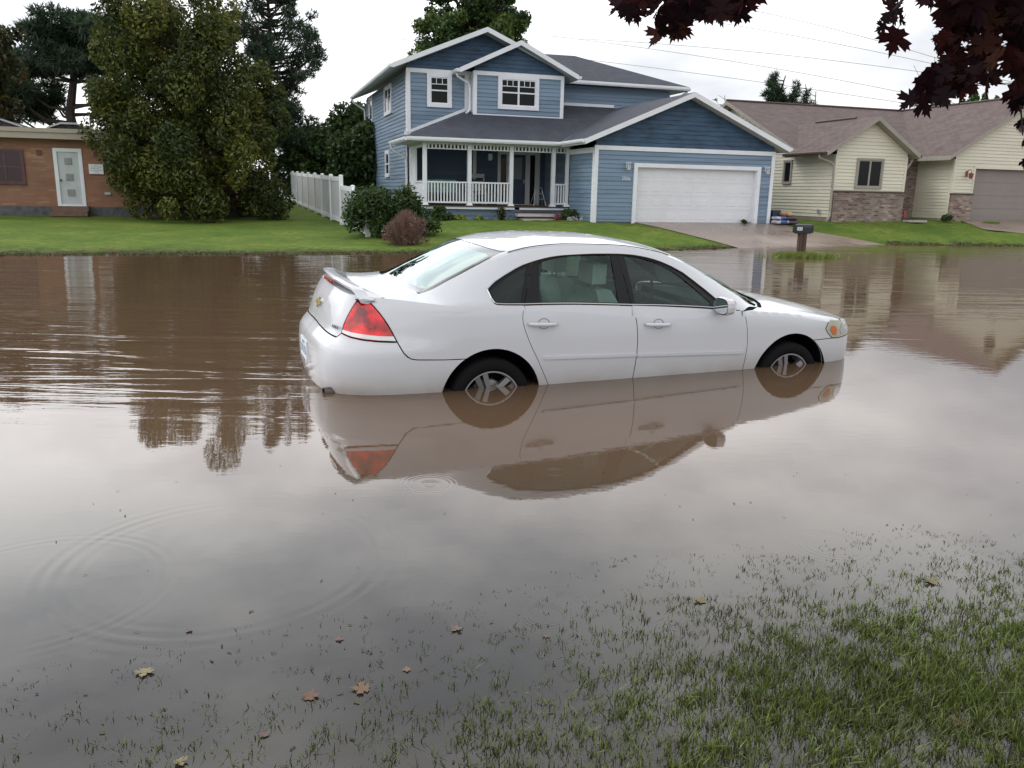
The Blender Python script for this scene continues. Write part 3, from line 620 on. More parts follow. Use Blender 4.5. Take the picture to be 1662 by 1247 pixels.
# ================================================================ cream ranch house
def ranch():
    H = empty('cream_ranch_house', W(0, 0, 0), RZ, 'cream sided ranch house with brown shingle roof, brick skirt and taupe garage door', 'house')
    cr, tt, bk = M['cream'], M['tan_trim'], M['brick_mixed']
    w = MB(); C = .125; L = .024
    siding(w, sideP(8.0), [(0, .78), (11.6, .78), (11.6, 3.1), (6.9, 5.35), (2.0, 3.15), (1.9, 3.1), (0, 3.05)], [], C, L, .78)
    siding(w, frontP(0), [(8.0, 1.74), (11.2, 1.74), (11.2, 3.15), (9.43, 4.25), (8.0, 3.37)], [], C, L, .78)
    siding(w, sideR(11.2), [(0, .78), (1.9, .78), (1.9, 3.05), (0, 3.05)], [], C, L, .78)
    siding(w, sideP(13.52), [(0, .78), (1.9, .78), (1.9, 3.05), (0, 3.05)], [], C, L, .78)
    siding(w, frontP(0), [(13.52, 1.74), (14.57, 1.74), (14.57, 3.05), (13.52, 3.05)], [], C, L, .78)
    siding(w, frontP(0), [(19.45, 1.74), (20.5, 1.74), (20.5, 3.05), (19.45, 3.05)], [], C, L, .78)
    siding(w, frontP(0), [(14.57, 2.70), (19.45, 2.70), (19.45, 3.05), (14.57, 3.05)], [], C, L, .78)
    siding(w, frontP(0), [(13.52, 3.05), (20.5, 3.05), (20.5, 3.32), (17.0, 5.36), (13.52, 3.33)], [], C, L, .78)
    siding(w, sideR(20.5), [(0, .78), (11.6, .78), (11.6, 3.05), (0, 3.05)], [], C, L, .78)
    w.box(8.03, 11.18, .05, 11.5, .2, 3.0); w.box(11.15, 13.6, 1.95, 11.5, .2, 3.0); w.box(13.55, 20.45, .25, 11.5, .2, 3.0)
    w.build('wall', cr, H)
    f = MB(); f.box(7.99, 8.1, .02, 11.6, .2, .78); f.box(13.50, 13.6, .02, 1.9, .2, .78); f.build_each('foundation', M['concrete'], H)
    b = MB(); b.box(7.96, 11.22, -.07, .0, .2, 1.70); b.box(7.96, 8.0, -.07, .03, .2, 1.70); b.box(13.49, 14.56, -.07, 0, .2, 1.70); b.box(19.46, 20.55, -.07, 0, .2, 1.7); b.box(11.2, 13.52, 1.83, 1.93, .2, 3.05); b.build_each('brick_wall', bk, H)
    t = MB(); t.box(7.94, 11.24, -.10, 0, 1.70, 1.75); t.box(13.47, 14.57, -.10, 0, 1.70, 1.75); t.box(19.45, 20.57, -.10, 0, 1.7, 1.75); t.build_each('brick_cap', M['bark_brown'], H)
    c = MB(); P = frontP(0)
    for a in (7.97, 11.13, 13.49, 20.42): c.mbox(P, a, a + .10, 1.75, 3.04, 0, .03)
    c.box(7.965, 7.985, .003, .10, 1.75, 3.05); c.mbox(P, 14.49, 14.57, .5, 2.70, .0, .03); c.mbox(P, 14.49, 19.53, 2.70, 2.78, 0, .035); c.mbox(P, 19.45, 19.53, .5, 2.70, 0, .03); c.box(13.475, 13.50, .003, .10, .78, 3.05)
    c.build_each('corner_board', cr, H)
    R = [M['roof_brown'], tt, tt]
    def roof(polys, dz=.16):
        for p in polys: q = MB(); q.slab(p, dz); q.build('roof', R, H)
    zm = lambda b: 3.12 + .435 * (b - 1.4)
    roof([[(7.5, 1.4, 3.12), (21.0, 1.4, 3.12), (21.0, 6.9, zm(6.9)), (7.5, 6.9, zm(6.9))], [(7.5, 6.9, zm(6.9)), (21.0, 6.9, zm(6.9)), (21.0, 12.4, 3.12), (7.5, 12.4, 3.12)]])
    zw = lambda a: 4.41 - .62 * abs(a - 9.43)
    roof([[(7.36, -.35, zw(7.36)), (9.43, -.35, 4.41), (9.43, 4.38, 4.41), (7.36, 2.2, zw(7.36))], [(9.43, -.35, 4.41), (11.5, -.35, zw(11.5)), (11.5, 1.6, zw(11.5)), (9.43, 4.38, 4.41)]])
    zg_ = lambda a: 5.52 - .585 * abs(a - 17.0)
    roof([[(12.92, -.35, zg_(12.92)), (17, -.35, 5.52), (17, 7.0, 5.52), (12.92, 1.45, zg_(12.92))], [(17, -.35, 5.52), (21.08, -.35, zg_(21.08)), (21.08, 7, zg_(21.08)), (17, 7, 5.52)]])
    for p0, p1 in (((7.5, 6.9, zm(6.9) + .02), (21, 6.9, zm(6.9) + .02)), ((17, -.3, 5.54), (17, 6.9, 5.54)), ((9.43, .9, 4.43), (9.43, 3.2, 4.43))): rd = MB(); rd.tube([p0, p1], .055, 6); rd.build('ridge_cap', M['bark_brown'], H)
    g = MB(); gutter(g, (7.34, -.3, 3.0), (7.34, 2.2, 3.0), (-1, 0, 0), 0, .1); gutter(g, (11.5, 1.39, 3.0), (12.95, 1.39, 3.0), (0, -1, 0), 0, .1); gutter(g, (11.52, -.3, 3.0), (11.52, 1.4, 3.0), (1, 0, 0), 0, .1); g.build_each('gutter', M['bark_brown'], H)
    for path in ([(7.30, .05, 3.0), (7.32, .06, 2.9), (7.86, .02, 2.72), (7.92, -.03, 2.6), (7.92, -.06, .95), (7.75, -.25, .80), (7.3, -.7, .68)], [(11.56, .1, 3.0), (11.5, .1, 2.85), (11.32, .1, 2.62), (11.27, .1, 2.4), (11.27, .1, .75)]):
        d = MB(); d.tube(path, .045, 8); d.build('downspout', tt, H)
    window(H, frontP(0), 8.92, 10.13, 1.84, 2.94, tt, .075, 2, False, 0, .06, None, tt)
    window(H, sideP(8.0), 2.50, 3.05, 1.98, 2.92, tt, .07, 1, False, 0, .06, None, tt)
    d = MB(); D = frontP(.18); d.mbox(D, 14.57, 19.45, .66, 2.70, -.05, 0)
    for r in range(4): z0 = .67 + r * .506; d.mbox(D, 14.58, 19.44, z0 + .008, z0 + .50, 0, .012); d.mbox(D, 14.62, 19.40, z0 + .23, z0 + .245, .012, .016)
    d.build('garage_door', M['door_taupe'], H)
    # octagonal vent window in the garage gable
    v = MB(); n = 8
    ring = lambda r, o: [(16.62 + r * math.cos(math.pi / 8 + k * math.pi / 4), -.02 - o, 4.42 + r * math.sin(math.pi / 8 + k * math.pi / 4)) for k in range(8)]
    a, b_, c_ = ring(.30, .05), ring(.23, .05), ring(.23, .0)
    for i in range(8): j = (i + 1) % 8; v.face([a[i], a[j], b_[j], b_[i]]); v.face([b_[i], b_[j], c_[j], c_[i]]); a2 = ring(.30, 0); v.face([a[i], a[j], a2[j], a2[i]])
    for k in range(5): z = 4.28 + k * .07; v.box(16.42, 16.82, -.05, -.03, z, z + .02)
    vo = v.build('gable_vent', M['bark_brown'], H); q = MB(); q.face(ring(.24, .005)); q.build('screen', M['black'], vo)
    l = MB(); l.box(14.08, 14.18, -.06, -.03, 2.38, 2.60); l.tube([(14.13, -.05, 2.6), (14.13, -.2, 2.66), (14.13, -.25, 2.55)], .012, 6); l.lathe([(.0, .2), (.09, .12), (.06, -.05), (0, -.06)], (14.13, -.25, 2.36), n=8); l.build('coach_lamp', M['copper'], H)
    fc = MB(); fc.box(7.90, 7.985, .55, .66, .93, 1.05); fc.tube([(7.93, .6, .99), (7.86, .6, .98), (7.86, .6, .9)], .015, 6); fc.build('faucet', M['galv'], H)
    return H
M['bark_brown'] = paint('dark_brown_metal', (.055, .035, .028), .5, .15, 2); M['copper'] = paint('copper', (.23, .06, .04), .5, .3, 6)
ranch()
# ================================================================ low brick building at the left
def brickb():
    H = empty('brick_building', W(0, 0, 0), RZ, 'low flat roofed tan brick building with white steel door beside the bushy tree', 'building')
    B0 = 7.6; P = frontP(B0)
    def wallrect(mb, a0, a1, z0, z1, o=0): mb.fuv([P(a0, z0, o), P(a1, z0, o), P(a1, z1, o), P(a0, z1, o)])
    w = MB()
    for (a0, a1, z0, z1) in ((-36, -21.7, .66, 3.0), (-21.7, -19.97, .66, 1.40), (-21.7, -19.97, 2.60, 3.0), (-19.97, -19.05, .66, 3.0), (-19.05, -18.13, 2.68, 3.0), (-18.13, -13.0, .66, 3.0)): wallrect(w, a0, a1, z0, z1)
    w.fuv([(-13, B0, .66), (-13, B0 + 12, .66), (-13, B0 + 12, 3.0), (-13, B0, 3.0)]); w.fuv([(-36, B0 + 12, .66), (-13, B0 + 12, .66), (-13, B0 + 12, 3.0), (-36, B0 + 12, 3.0)]); w.build('brick_wall', M['brick_tan'], H)
    s = MB(); s.mbox(P, -36, -12.98, .1, .66, -.2, .03); s.build('foundation', M['dark_stone'], H)
    f = MB(); f.box(-36.3, -12.6, B0 - .42, B0 + 12.4, 2.97, 3.18); f.box(-36.35, -12.55, B0 - .47, B0 + 12.45, 3.18, 3.32); f.build('fascia', M['fascia_beige'], H)
    d = MB(); d.mbox(P, -19.05, -18.13, .68, .74, -.05, .02); d.mbox(P, -19.05, -18.93, .74, 2.68, -.05, .02); d.mbox(P, -18.25, -18.13, .74, 2.68, -.05, .02); d.mbox(P, -18.93, -18.25, 2.56, 2.68, -.05, .02)
    do = d.build('door', M['white_trim'], H)
    q = MB(); q.mbox(P, -18.93, -18.25, .74, 2.56, -.05, -.02); q.build('door_panel', M['pale_door'], do)
    q = MB(); q.mbox(P, -18.90, -18.85, 1.55, 1.61, -.02, .05); q.build('handle', M['black'], do)
    for z in (1.03, 1.57, 2.12):
        q = MB(); q.mbox(P, -18.71, -18.47, z, z + .24, -.02, .0); 
        for k in range(5): q.mbox(P, -18.69, -18.49, z + .025 + k * .042, z + .045 + k * .042, 0, .012)
        q.build('vent', M['grey_paint'], do)
    wn = window(H, P, -21.7, -19.97, 1.40, 2.60, M['maroon'], .08, 3, True, 0, .06, M['pane_red'], M['maroon'])
    for a in (-19.56, -17.75): q = MB(); q.mbox(P, a, a + .16, 2.42, 2.60, 0, .03); q.build('wall_vent', M['maroon_brick'], H)
    for (a0, a1, z, h) in ((-19.28, -17.72, 3.32, .26), (-21.9, -19.9, 3.32, .32), (-24.4, -22.5, 3.32, .3)):
        c = (a0 + a1) / 2; q = MB(); prof = [(a0, 0), (a0 + .1, .10), (c - .25, h), (c + .25, h), (a1 - .1, .10), (a1, 0)]
        for i in range(5): (x0, z0), (x1, z1) = prof[i], prof[i + 1]; q.face([(x0, B0 + .3, z + z0), (x1, B0 + .3, z + z1), (x1, B0 + 3.5, z + z1), (x0, B0 + 3.5, z + z0)], 0); q.face([(x0, B0 + .28, z + z0), (x1, B0 + .28, z + z1), (x1, B0 + .28, z + z1 - .06), (x0, B0 + .28, z + z0 - .06)], 1)
        q.face([(x, B0 + .5, z + zz) for x, zz in prof], 2); q.build('roof_monitor', [M['dark_stone'], M['galv'], M['dark_stone']], H)
    for k, (z0, z1, y) in enumerate(((.52, .68, .35), (.34, .52, .68))): q = MB(); q.mbox(P, -19.22, -18.02, z0, z1, 0, y); q.build('step', M['step_brick'], H)
    # conduit box
    q = MB(); q.mbox(P, -17.5, -17.3, 1.1, 1.18, 0, .05); q.build('tap_box', M['galv'], H)
M['pale_door'] = paint('pale_door', (.47, .51, .52), .6, .08, 3); M['maroon_brick'] = paint('maroon_brick', (.13, .06, .045), .8, .2, 5); M['step_brick'] = paint('step_brick', (.16, .095, .075), .85, .2, 5)
brickb()
sg = empty('wall_sign', W(-17.70, 7.54, 1.99), RZ, 'small white notice board on the brick wall right of the white door', 'sign')
q = MB(); q.box(-.235, .235, -.015, .015, -.17, .17); q.build('board', M['white_trim'], sg)
q = MB()
for k, (a, b) in enumerate(((-.05, .05), (-.16, .17), (-.18, .12), (-.2, .2), (-.08, .1))): q.box(a, b, -.019, -.0155, .125 - k * .058, .14 - k * .058)
q.build('faded_lines', M['grey_paint'], sg)
# ---- car surface: lower body wraps round the plan outline, upper body is a height field ----
def crs(P,n=40):
    P=np.array(P,float); Q=np.vstack([2*P[0]-P[1],P,2*P[-1]-P[-2]]); out=[]
    for i in range(1,len(Q)-2):
        for t in np.linspace(0,1,n,endpoint=False):
            a,b,c,d=Q[i-1],Q[i],Q[i+1],Q[i+2]
            out.append(.5*((2*b)+(-a+c)*t+(2*a-5*b+4*c-d)*t*t+(-a+3*b-3*c+d)*t**3))
    out.append(Q[-2]); return np.array(out)
_pl=crs([(-1.275,0),(-1.27,-.25),(-1.245,-.5),(-1.18,-.68),(-1.05,-.80),(-.85,-.872),(-.5,-.912),(0,-.925),(.7,-.928),(1.5,-.928),(2.3,-.925),(2.9,-.915),(3.2,-.895),(3.45,-.855),(3.61,-.765),(3.73,-.60),(3.81,-.32),(3.84,0)])
_pl[0]=(-1.275,0)
_ds=np.r_[0,np.cumsum(np.hypot(*np.diff(_pl,axis=0).T))]; SMAX=_ds[-1]
_S=np.linspace(0,SMAX,1500); _PX=np.interp(_S,_ds,_pl[:,0]); _PY=np.interp(_S,_ds,_pl[:,1])
_k=np.ones(41)/41
def _sm(a): return np.convolve(np.pad(a,20,mode='edge'),_k,'valid')
_TX=_sm(np.gradient(_PX,_S)); _TY=_sm(np.gradient(_PY,_S)); _l=np.hypot(_TX,_TY); _TX/=_l; _TY/=_l
def plan(s):
    s=np.clip(s,0,SMAX); return np.interp(s,_S,_PX),np.interp(s,_S,_PY),np.interp(s,_S,_TY),-np.interp(s,_S,_TX)
def s_of_x(x):
    return np.interp(x,_PX,_S)
def sst(a,b,x): t=np.clip((x-a)/(b-a),0,1); return t*t*(3-2*t)
def spl(xs,ys):
    xs=np.array(xs,float); ys=np.array(ys,float)
    h=np.diff(xs); d=np.diff(ys)/h; m=np.zeros(len(xs)); m[0]=d[0]; m[-1]=d[-1]
    for i in range(1,len(xs)-1): m[i]=0 if d[i-1]*d[i]<=0 else 3*(h[i-1]+h[i])/((2*h[i]+h[i-1])/d[i-1]+(h[i]+2*h[i-1])/d[i])
    def f(x):
        x=np.asarray(x,float); i=np.clip(np.searchsorted(xs,x)-1,0,len(xs)-2); t=np.clip((x-xs[i])/h[i],-.5,1.5)
        return (2*t**3-3*t*t+1)*ys[i]+(t**3-2*t*t+t)*h[i]*m[i]+(-2*t**3+3*t*t)*ys[i+1]+(t**3-t*t)*h[i]*m[i+1]
    return f
dS=spl([.1,.25,.40,.55,.66,.80,.92,.98,1.05,1.10,1.16],[-.10,-.055,-.022,-.006,0,-.004,-.017,-.027,-.040,-.056,-.085])
dR=spl([.1,.25,.38,.5,.62,.74,.79,.84,.95,1.06,1.12],[-.16,-.09,-.03,-.004,0,-.012,-.045,-.085,-.12,-.165,-.20])
dF=spl([.1,.25,.38,.5,.6,.68,.76,.82,.87,.92],[-.14,-.07,-.02,0,-.004,-.014,-.04,-.09,-.17,-.30])
def d_off(s,Z):
    x=np.interp(s,_S,_PX)
    wr=1-sst(.75,1.75,s); wf=sst(SMAX-1.25,SMAX-.35,s)
    return wr*dR(Z)+wf*dF(Z)+(1-wr-wf)*dS(Z)
def FL(s,Z):
    px,py,nx,ny=plan(s); d=d_off(s,Z)
    return np.array([px+nx*d,py+ny*d,Z+0*px])
_u=[-1.25,-1.08,-.80,-.56,-.44,-.2,0,.21,.45,.7,1.1,1.5,1.78,2.02,2.27,2.44,2.56,2.85,3.15,3.42,3.62,3.8]
fysh=spl(_u,[.80,.83,.86,.872,.876,.88,.884,.886,.887,.888,.888,.888,.888,.887,.886,.885,.883,.877,.86,.82,.78,.74])
fZsh=spl(_u,[1.07,1.085,1.092,1.08,1.073,1.06,1.052,1.045,1.04,1.033,1.016,1.0,.987,.976,.964,.955,.949,.927,.893,.85,.81,.76])
fyr=spl(_u,[.6,.6,.6,.6,.6,.6,.6,.6,.605,.61,.612,.612,.62,.655,.695,.72,.72,.71,.69,.64,.60,.58])
fZr=spl(_u,[1.095,1.120,1.130,1.136,1.146,1.25,1.345,1.437,1.488,1.506,1.500,1.448,1.350,1.215,1.075,.985,.968,.942,.905,.858,.815,.75])
fZc=spl(_u,[1.10,1.130,1.145,1.152,1.166,1.285,1.385,1.472,1.520,1.540,1.535,1.487,1.397,1.265,1.125,1.03,1.005,.975,.935,.885,.84,.78])
bow=spl([-1.3,-1.1,-.6,-.2,.3,1.0,1.5,1.78,2.02,2.27,2.44,2.56,2.95,3.4,3.8],[-.06,-.07,-.12,-.11,-.07,0,.04,.09,.15,.22,.26,.25,.19,.12,.09])
def ZU(x,y):
    ay=np.abs(y); u=x-bow(x)*(1-np.minimum(1,(ay/.85))**2)
    ys,zs,yr,zr,zc=fysh(u),fZsh(u),fyr(u),fZr(u),fZc(u)
    a=zc-(zc-zr)*(ay/yr)**2.4
    t=np.maximum(0,(ay-yr)/(ys-yr))
    b=zr+(zs-zr)*(.22*t*t+.78*t**1.12)
    b=np.where(t>1,zs-(t-1)*1.2*(ys-yr)*1.0-(zr-zs)*(t-1)*1.2,b)
    return np.where(ay<yr,a,b)
def FU(x,y): return np.array([x+0*y,y+0*x,ZU(x,y)])
def ztop(s):
    lo,hi=.70,1.20
    s=np.asarray(s,float); lo=np.full(s.shape,.66); hi=np.full(s.shape,1.2)
    for _ in range(40):
        m=(lo+hi)/2; P=FL(s,m); g=P[2]-ZU(P[0],P[1]); lo=np.where(g<0,m,lo); hi=np.where(g<0,hi,m)
    return (lo+hi)/2
# ================================================================ the stranded car
def pmat(name, col, rough=.4, metallic=0., coat=0., spec=.5, **k):
    m = MN(name); m.set(Base_Color=col, Roughness=rough, Metallic=metallic); m.b.inputs['Coat Weight'].default_value = coat; m.b.inputs['Coat Roughness'].default_value = .04; m.b.inputs['Specular IOR Level'].default_value = spec
    for a, v in k.items(): m.b.inputs[a.replace('_', ' ')].default_value = v
    return m.m
def carpaint():
    m = MN('white_car_paint'); v = m.coord('Object'); n = m.noise(3, 4, .6, v); n2 = m.noise(90, 2, .6, v)
    s = m.n('SeparateXYZ'); m.l(v, s.inputs[0]); r = m.n('MapRange'); m.l(s.outputs[2], r.inputs[0]); r.inputs[1].default_value = .62; r.inputs[2].default_value = .43; r.inputs[3].default_value = 0; r.inputs[4].default_value = 1.1
    mm = m.n('Math', operation='MULTIPLY'); m.l(r.outputs[0], mm.inputs[0]); m.l(n.outputs[0], mm.inputs[1])
    c = m.mix(mm.outputs[0], (.545, .553, .578), (.30, .245, .195)); m.set(Base_Color=c, Roughness=.33); m.b.inputs['Coat Weight'].default_value = .9; m.b.inputs['Coat Roughness'].default_value = .045
    q = m.noise(250, 1, .5, v); m.bump(q.outputs[0], .02, .001); return m.m
M['carpaint'] = carpaint()
M['rubber'] = pmat('tyre_rubber', (.009, .009, .010), .9, spec=.12); M['alloy'] = pmat('alloy', (.42, .42, .43), .28, .85); M['chrome'] = pmat('chrome', (.62, .63, .65), .12, 1.0)
M['blackgloss'] = pmat('black_gloss_trim', (.006, .006, .007), .4, spec=.25); M['blackmat'] = pmat('black_liner', (.006, .006, .006), .9, spec=.1)
M['seatcloth'] = paint('seat_cloth', (.68, .69, .63), .9, .1, 8); M['dashgrey'] = pmat('dashboard_plastic', (.08, .085, .085), .6)
M['amber'] = pmat('amber_lens', (.55, .13, .015), .12, coat=1.0); M['clearlens'] = pmat('clear_lens', (.55, .56, .55), .15, .3, 1.0)
def redlens():
    m = MN('red_lens'); v = m.coord('Object'); n = m.noise(9, 3, .5, v); n2 = m.n('TexVoronoi'); n2.inputs['Scale'].default_value = 55; m.l(v, n2.inputs['Vector'])
    c = m.ramp(n.outputs[0], [(.36, (.16, .001, .004)), (.5, (.55, .003, .007)), (.62, (.92, .008, .012))]); m.set(Base_Color=c, Roughness=.12); m.b.inputs['Coat Weight'].default_value = .5; m.bump(n2.outputs[0], .25, .004)
    m.b.inputs['Emission Strength'].default_value = 0; return m.m
M['redlens'] = redlens()
def carglass(name, tint, refl=.08, alpha=.75):
    m = MN(name); tr = m.n('BsdfTransparent'); tr.inputs['Color'].default_value = (*tint, 1); gl = m.n('BsdfGlossy'); gl.inputs['Roughness'].default_value = .015; gl.inputs['Color'].default_value = (.86, 1, .97, 1)
    fr = m.n('Fresnel'); fr.inputs['IOR'].default_value = 1.48; ad = m.n('Math', operation='ADD'); m.l(fr.outputs[0], ad.inputs[0]); ad.inputs[1].default_value = refl; ad.use_clamp = True
    x = m.n('MixShader'); m.l(ad.outputs[0], x.inputs[0]); m.l(tr.outputs[0], x.inputs[1]); m.l(gl.outputs[0], x.inputs[2]); m.l(x.outputs[0], m.out.inputs['Surface']); return m.m
M['glass_side'] = carglass('tinted_side_glass', (.58, .76, .70), .0); M['glass_rear'] = carglass('rear_glass', (.22, .34, .31), .26)
M['frit'] = pmat('glass_frit', (.03, .032, .035), .08, coat=1.0)
def inpoly(P, poly):
    P = np.asarray(P); x, y = P[:, 0], P[:, 1]; ins = np.zeros(len(P), bool); n = len(poly)
    for i in range(n):
        (x0, y0), (x1, y1) = poly[i], poly[(i + 1) % n]
        c = ((y0 > y) != (y1 > y)) & (x < (x1 - x0) * (y - y0) / ((y1 - y0) if y1 != y0 else 1e-12) + x0); ins ^= c
    return ins
def resample(poly, d):
    out = []
    for i in range(len(poly)):
        a, b = np.array(poly[i], float), np.array(poly[(i + 1) % len(poly)], float); n = max(1, int(math.ceil(np.linalg.norm(b - a) / d)))
        out += [tuple(a + (b - a) * k / n) for k in range(n)]
    return out
def inset(poly, d):                       # shrink a polygon by d
    P = np.array(poly, float); n = len(P); area = sum(P[i][0] * P[(i + 1) % n][1] - P[(i + 1) % n][0] * P[i][1] for i in range(n)); sg = 1 if area > 0 else -1; out = []
    for i in range(n):
        a, b, c = P[i - 1], P[i], P[(i + 1) % n]; e1 = b - a; e2 = c - b; e1 = e1 / (np.linalg.norm(e1) + 1e-12); e2 = e2 / (np.linalg.norm(e2) + 1e-12)
        n1 = np.array([-e1[1], e1[0]]) * sg; n2 = np.array([-e2[1], e2[0]]) * sg; m = n1 + n2; l = np.linalg.norm(m)
        m = m / l if l > .3 else n1; k = max(.5, float(m @ n1)); out.append(tuple(b + m * d / k))
    return out
def _nrm(fun, u, v):
    e = 2e-3; q = np.cross((fun(u + e, v) - fun(u - e, v)).T, (fun(u, v + e) - fun(u, v - e)).T); q /= np.linalg.norm(q, axis=1, keepdims=True) + 1e-12
    P = fun(u, v).T; s = np.sign(((P - [1.2, 0, .7]) * q).sum(1)); s[s == 0] = 1; return q * s[:, None]
def blend_shoulder(fun, u, v, X, Nn):      # one smooth highlight across the shoulder line, as pressed steel has
    if fun is FL:
        zt = ztop(u); t = np.clip(1 - (zt - v) / .085, 0, 1); P = FL(u, zt); o = _nrm(FU, P[0], P[1]); c = _nrm(FL, u, zt); k = smooth((P[0] + .85) / .25) * smooth((3.3 - P[0]) / .3)
    else:
        uu = u; ys = fysh(uu); t = np.clip(1 - (ys - np.abs(v)) / .030, 0, 1); s = s_of_x(np.clip(uu, -1.2, 3.8)); zt = ztop(s); c = _nrm(FU, uu, -ys); o = _nrm(FL, s, zt); k = smooth((uu + .85) / .25) * smooth((3.3 - uu) / .3)
    t = (t * t * k)[:, None]; a = c + o; a /= np.linalg.norm(a, axis=1, keepdims=True); r = Nn * (1 - t) + a * t; return r / np.linalg.norm(r, axis=1, keepdims=True)
def patch(fun, poly, step=.045, holes=(), gap=.0, off=0., flip=False, ret=False):
    poly = list(poly)
    if gap: poly = inset(resample(poly, step * 1.5), gap); holes = [inset(resample(h, step * 1.5), -gap) for h in holes]
    poly = resample(poly, step); hs = [resample(h, step) for h in holes]
    P = np.array(poly); lo, hi = P.min(0), P.max(0); gx, gy = np.meshgrid(np.arange(lo[0] + step / 2, hi[0], step), np.arange(lo[1] + step / 2, hi[1], step)); G = np.stack([gx.ravel(), gy.ravel()], 1)
    k = inpoly(G, poly)
    for h in hs: k &= ~inpoly(G, h)
    G = G[k]; B_ = np.array(poly + [q for h in hs for q in h])
    if len(G): dd = np.min(np.hypot(G[:, None, 0] - B_[None, :, 0], G[:, None, 1] - B_[None, :, 1]), 1); G = G[dd > step * .45]
    V = [Vector(p) for p in B_] + [Vector(p) for p in G]; E = []; i0 = 0
    for L in [poly] + hs: E += [(i0 + i, i0 + (i + 1) % len(L)) for i in range(len(L))]; i0 += len(L)
    vo, eo, fo, *_ = delaunay_2d_cdt(V, E, [], 0, 1e-7); vo = np.array([tuple(v) for v in vo]); fo = np.array([f for f in fo if len(f) == 3]); ce = vo[fo].mean(1); k = inpoly(ce, poly)
    for h in hs: k &= ~inpoly(ce, h)
    fo = fo[k]; e = 2e-3; u, v = vo[:, 0], vo[:, 1]; X = fun(u, v).T; Nn = np.cross((fun(u + e, v) - fun(u - e, v)).T, (fun(u, v + e) - fun(u, v - e)).T); Nn /= np.linalg.norm(Nn, axis=1, keepdims=True) + 1e-12
    cen = np.array([1.2, 0, .7]); s = np.sign(((X - cen) * Nn).sum(1)); s = 1 if np.median(s) > 0 else -1; Nn *= s; X = X + Nn * off
    fn = np.cross(X[fo[:, 1]] - X[fo[:, 0]], X[fo[:, 2]] - X[fo[:, 0]]); bad = (fn * Nn[fo[:, 0]]).sum(1) < 0; fo[bad] = fo[bad][:, ::-1]
    if fun is FL or fun is FU: Nn = blend_shoulder(fun, u, v, X, Nn)
    if flip: X = X * [1, -1, 1]; Nn = Nn * [1, -1, 1]; fo = fo[:, ::-1]
    return X, fo, Nn
def join(ps):
    V, F, N_ = [], [], []; n = 0
    for X, f, m in ps: V.append(X); F.append(f + n); N_.append(m); n += len(X)
    return np.concatenate(V), np.concatenate(F), np.concatenate(N_)
def pmesh(name, ps, mat, parent, mi=None): V, F, N_ = join(ps); return npmesh(name, V, F, mat, parent, True, None, N_, mi)
def both(fn):                              # right side and mirrored left side
    return [fn(False), fn(True)]
CAR_O = np.array([-.501, 6.886, -.408])
CAR_M = np.array([[.92443, .38125, -.00873], [-.38104, .92390, .03490], [.02137, -.02894, .99935]])
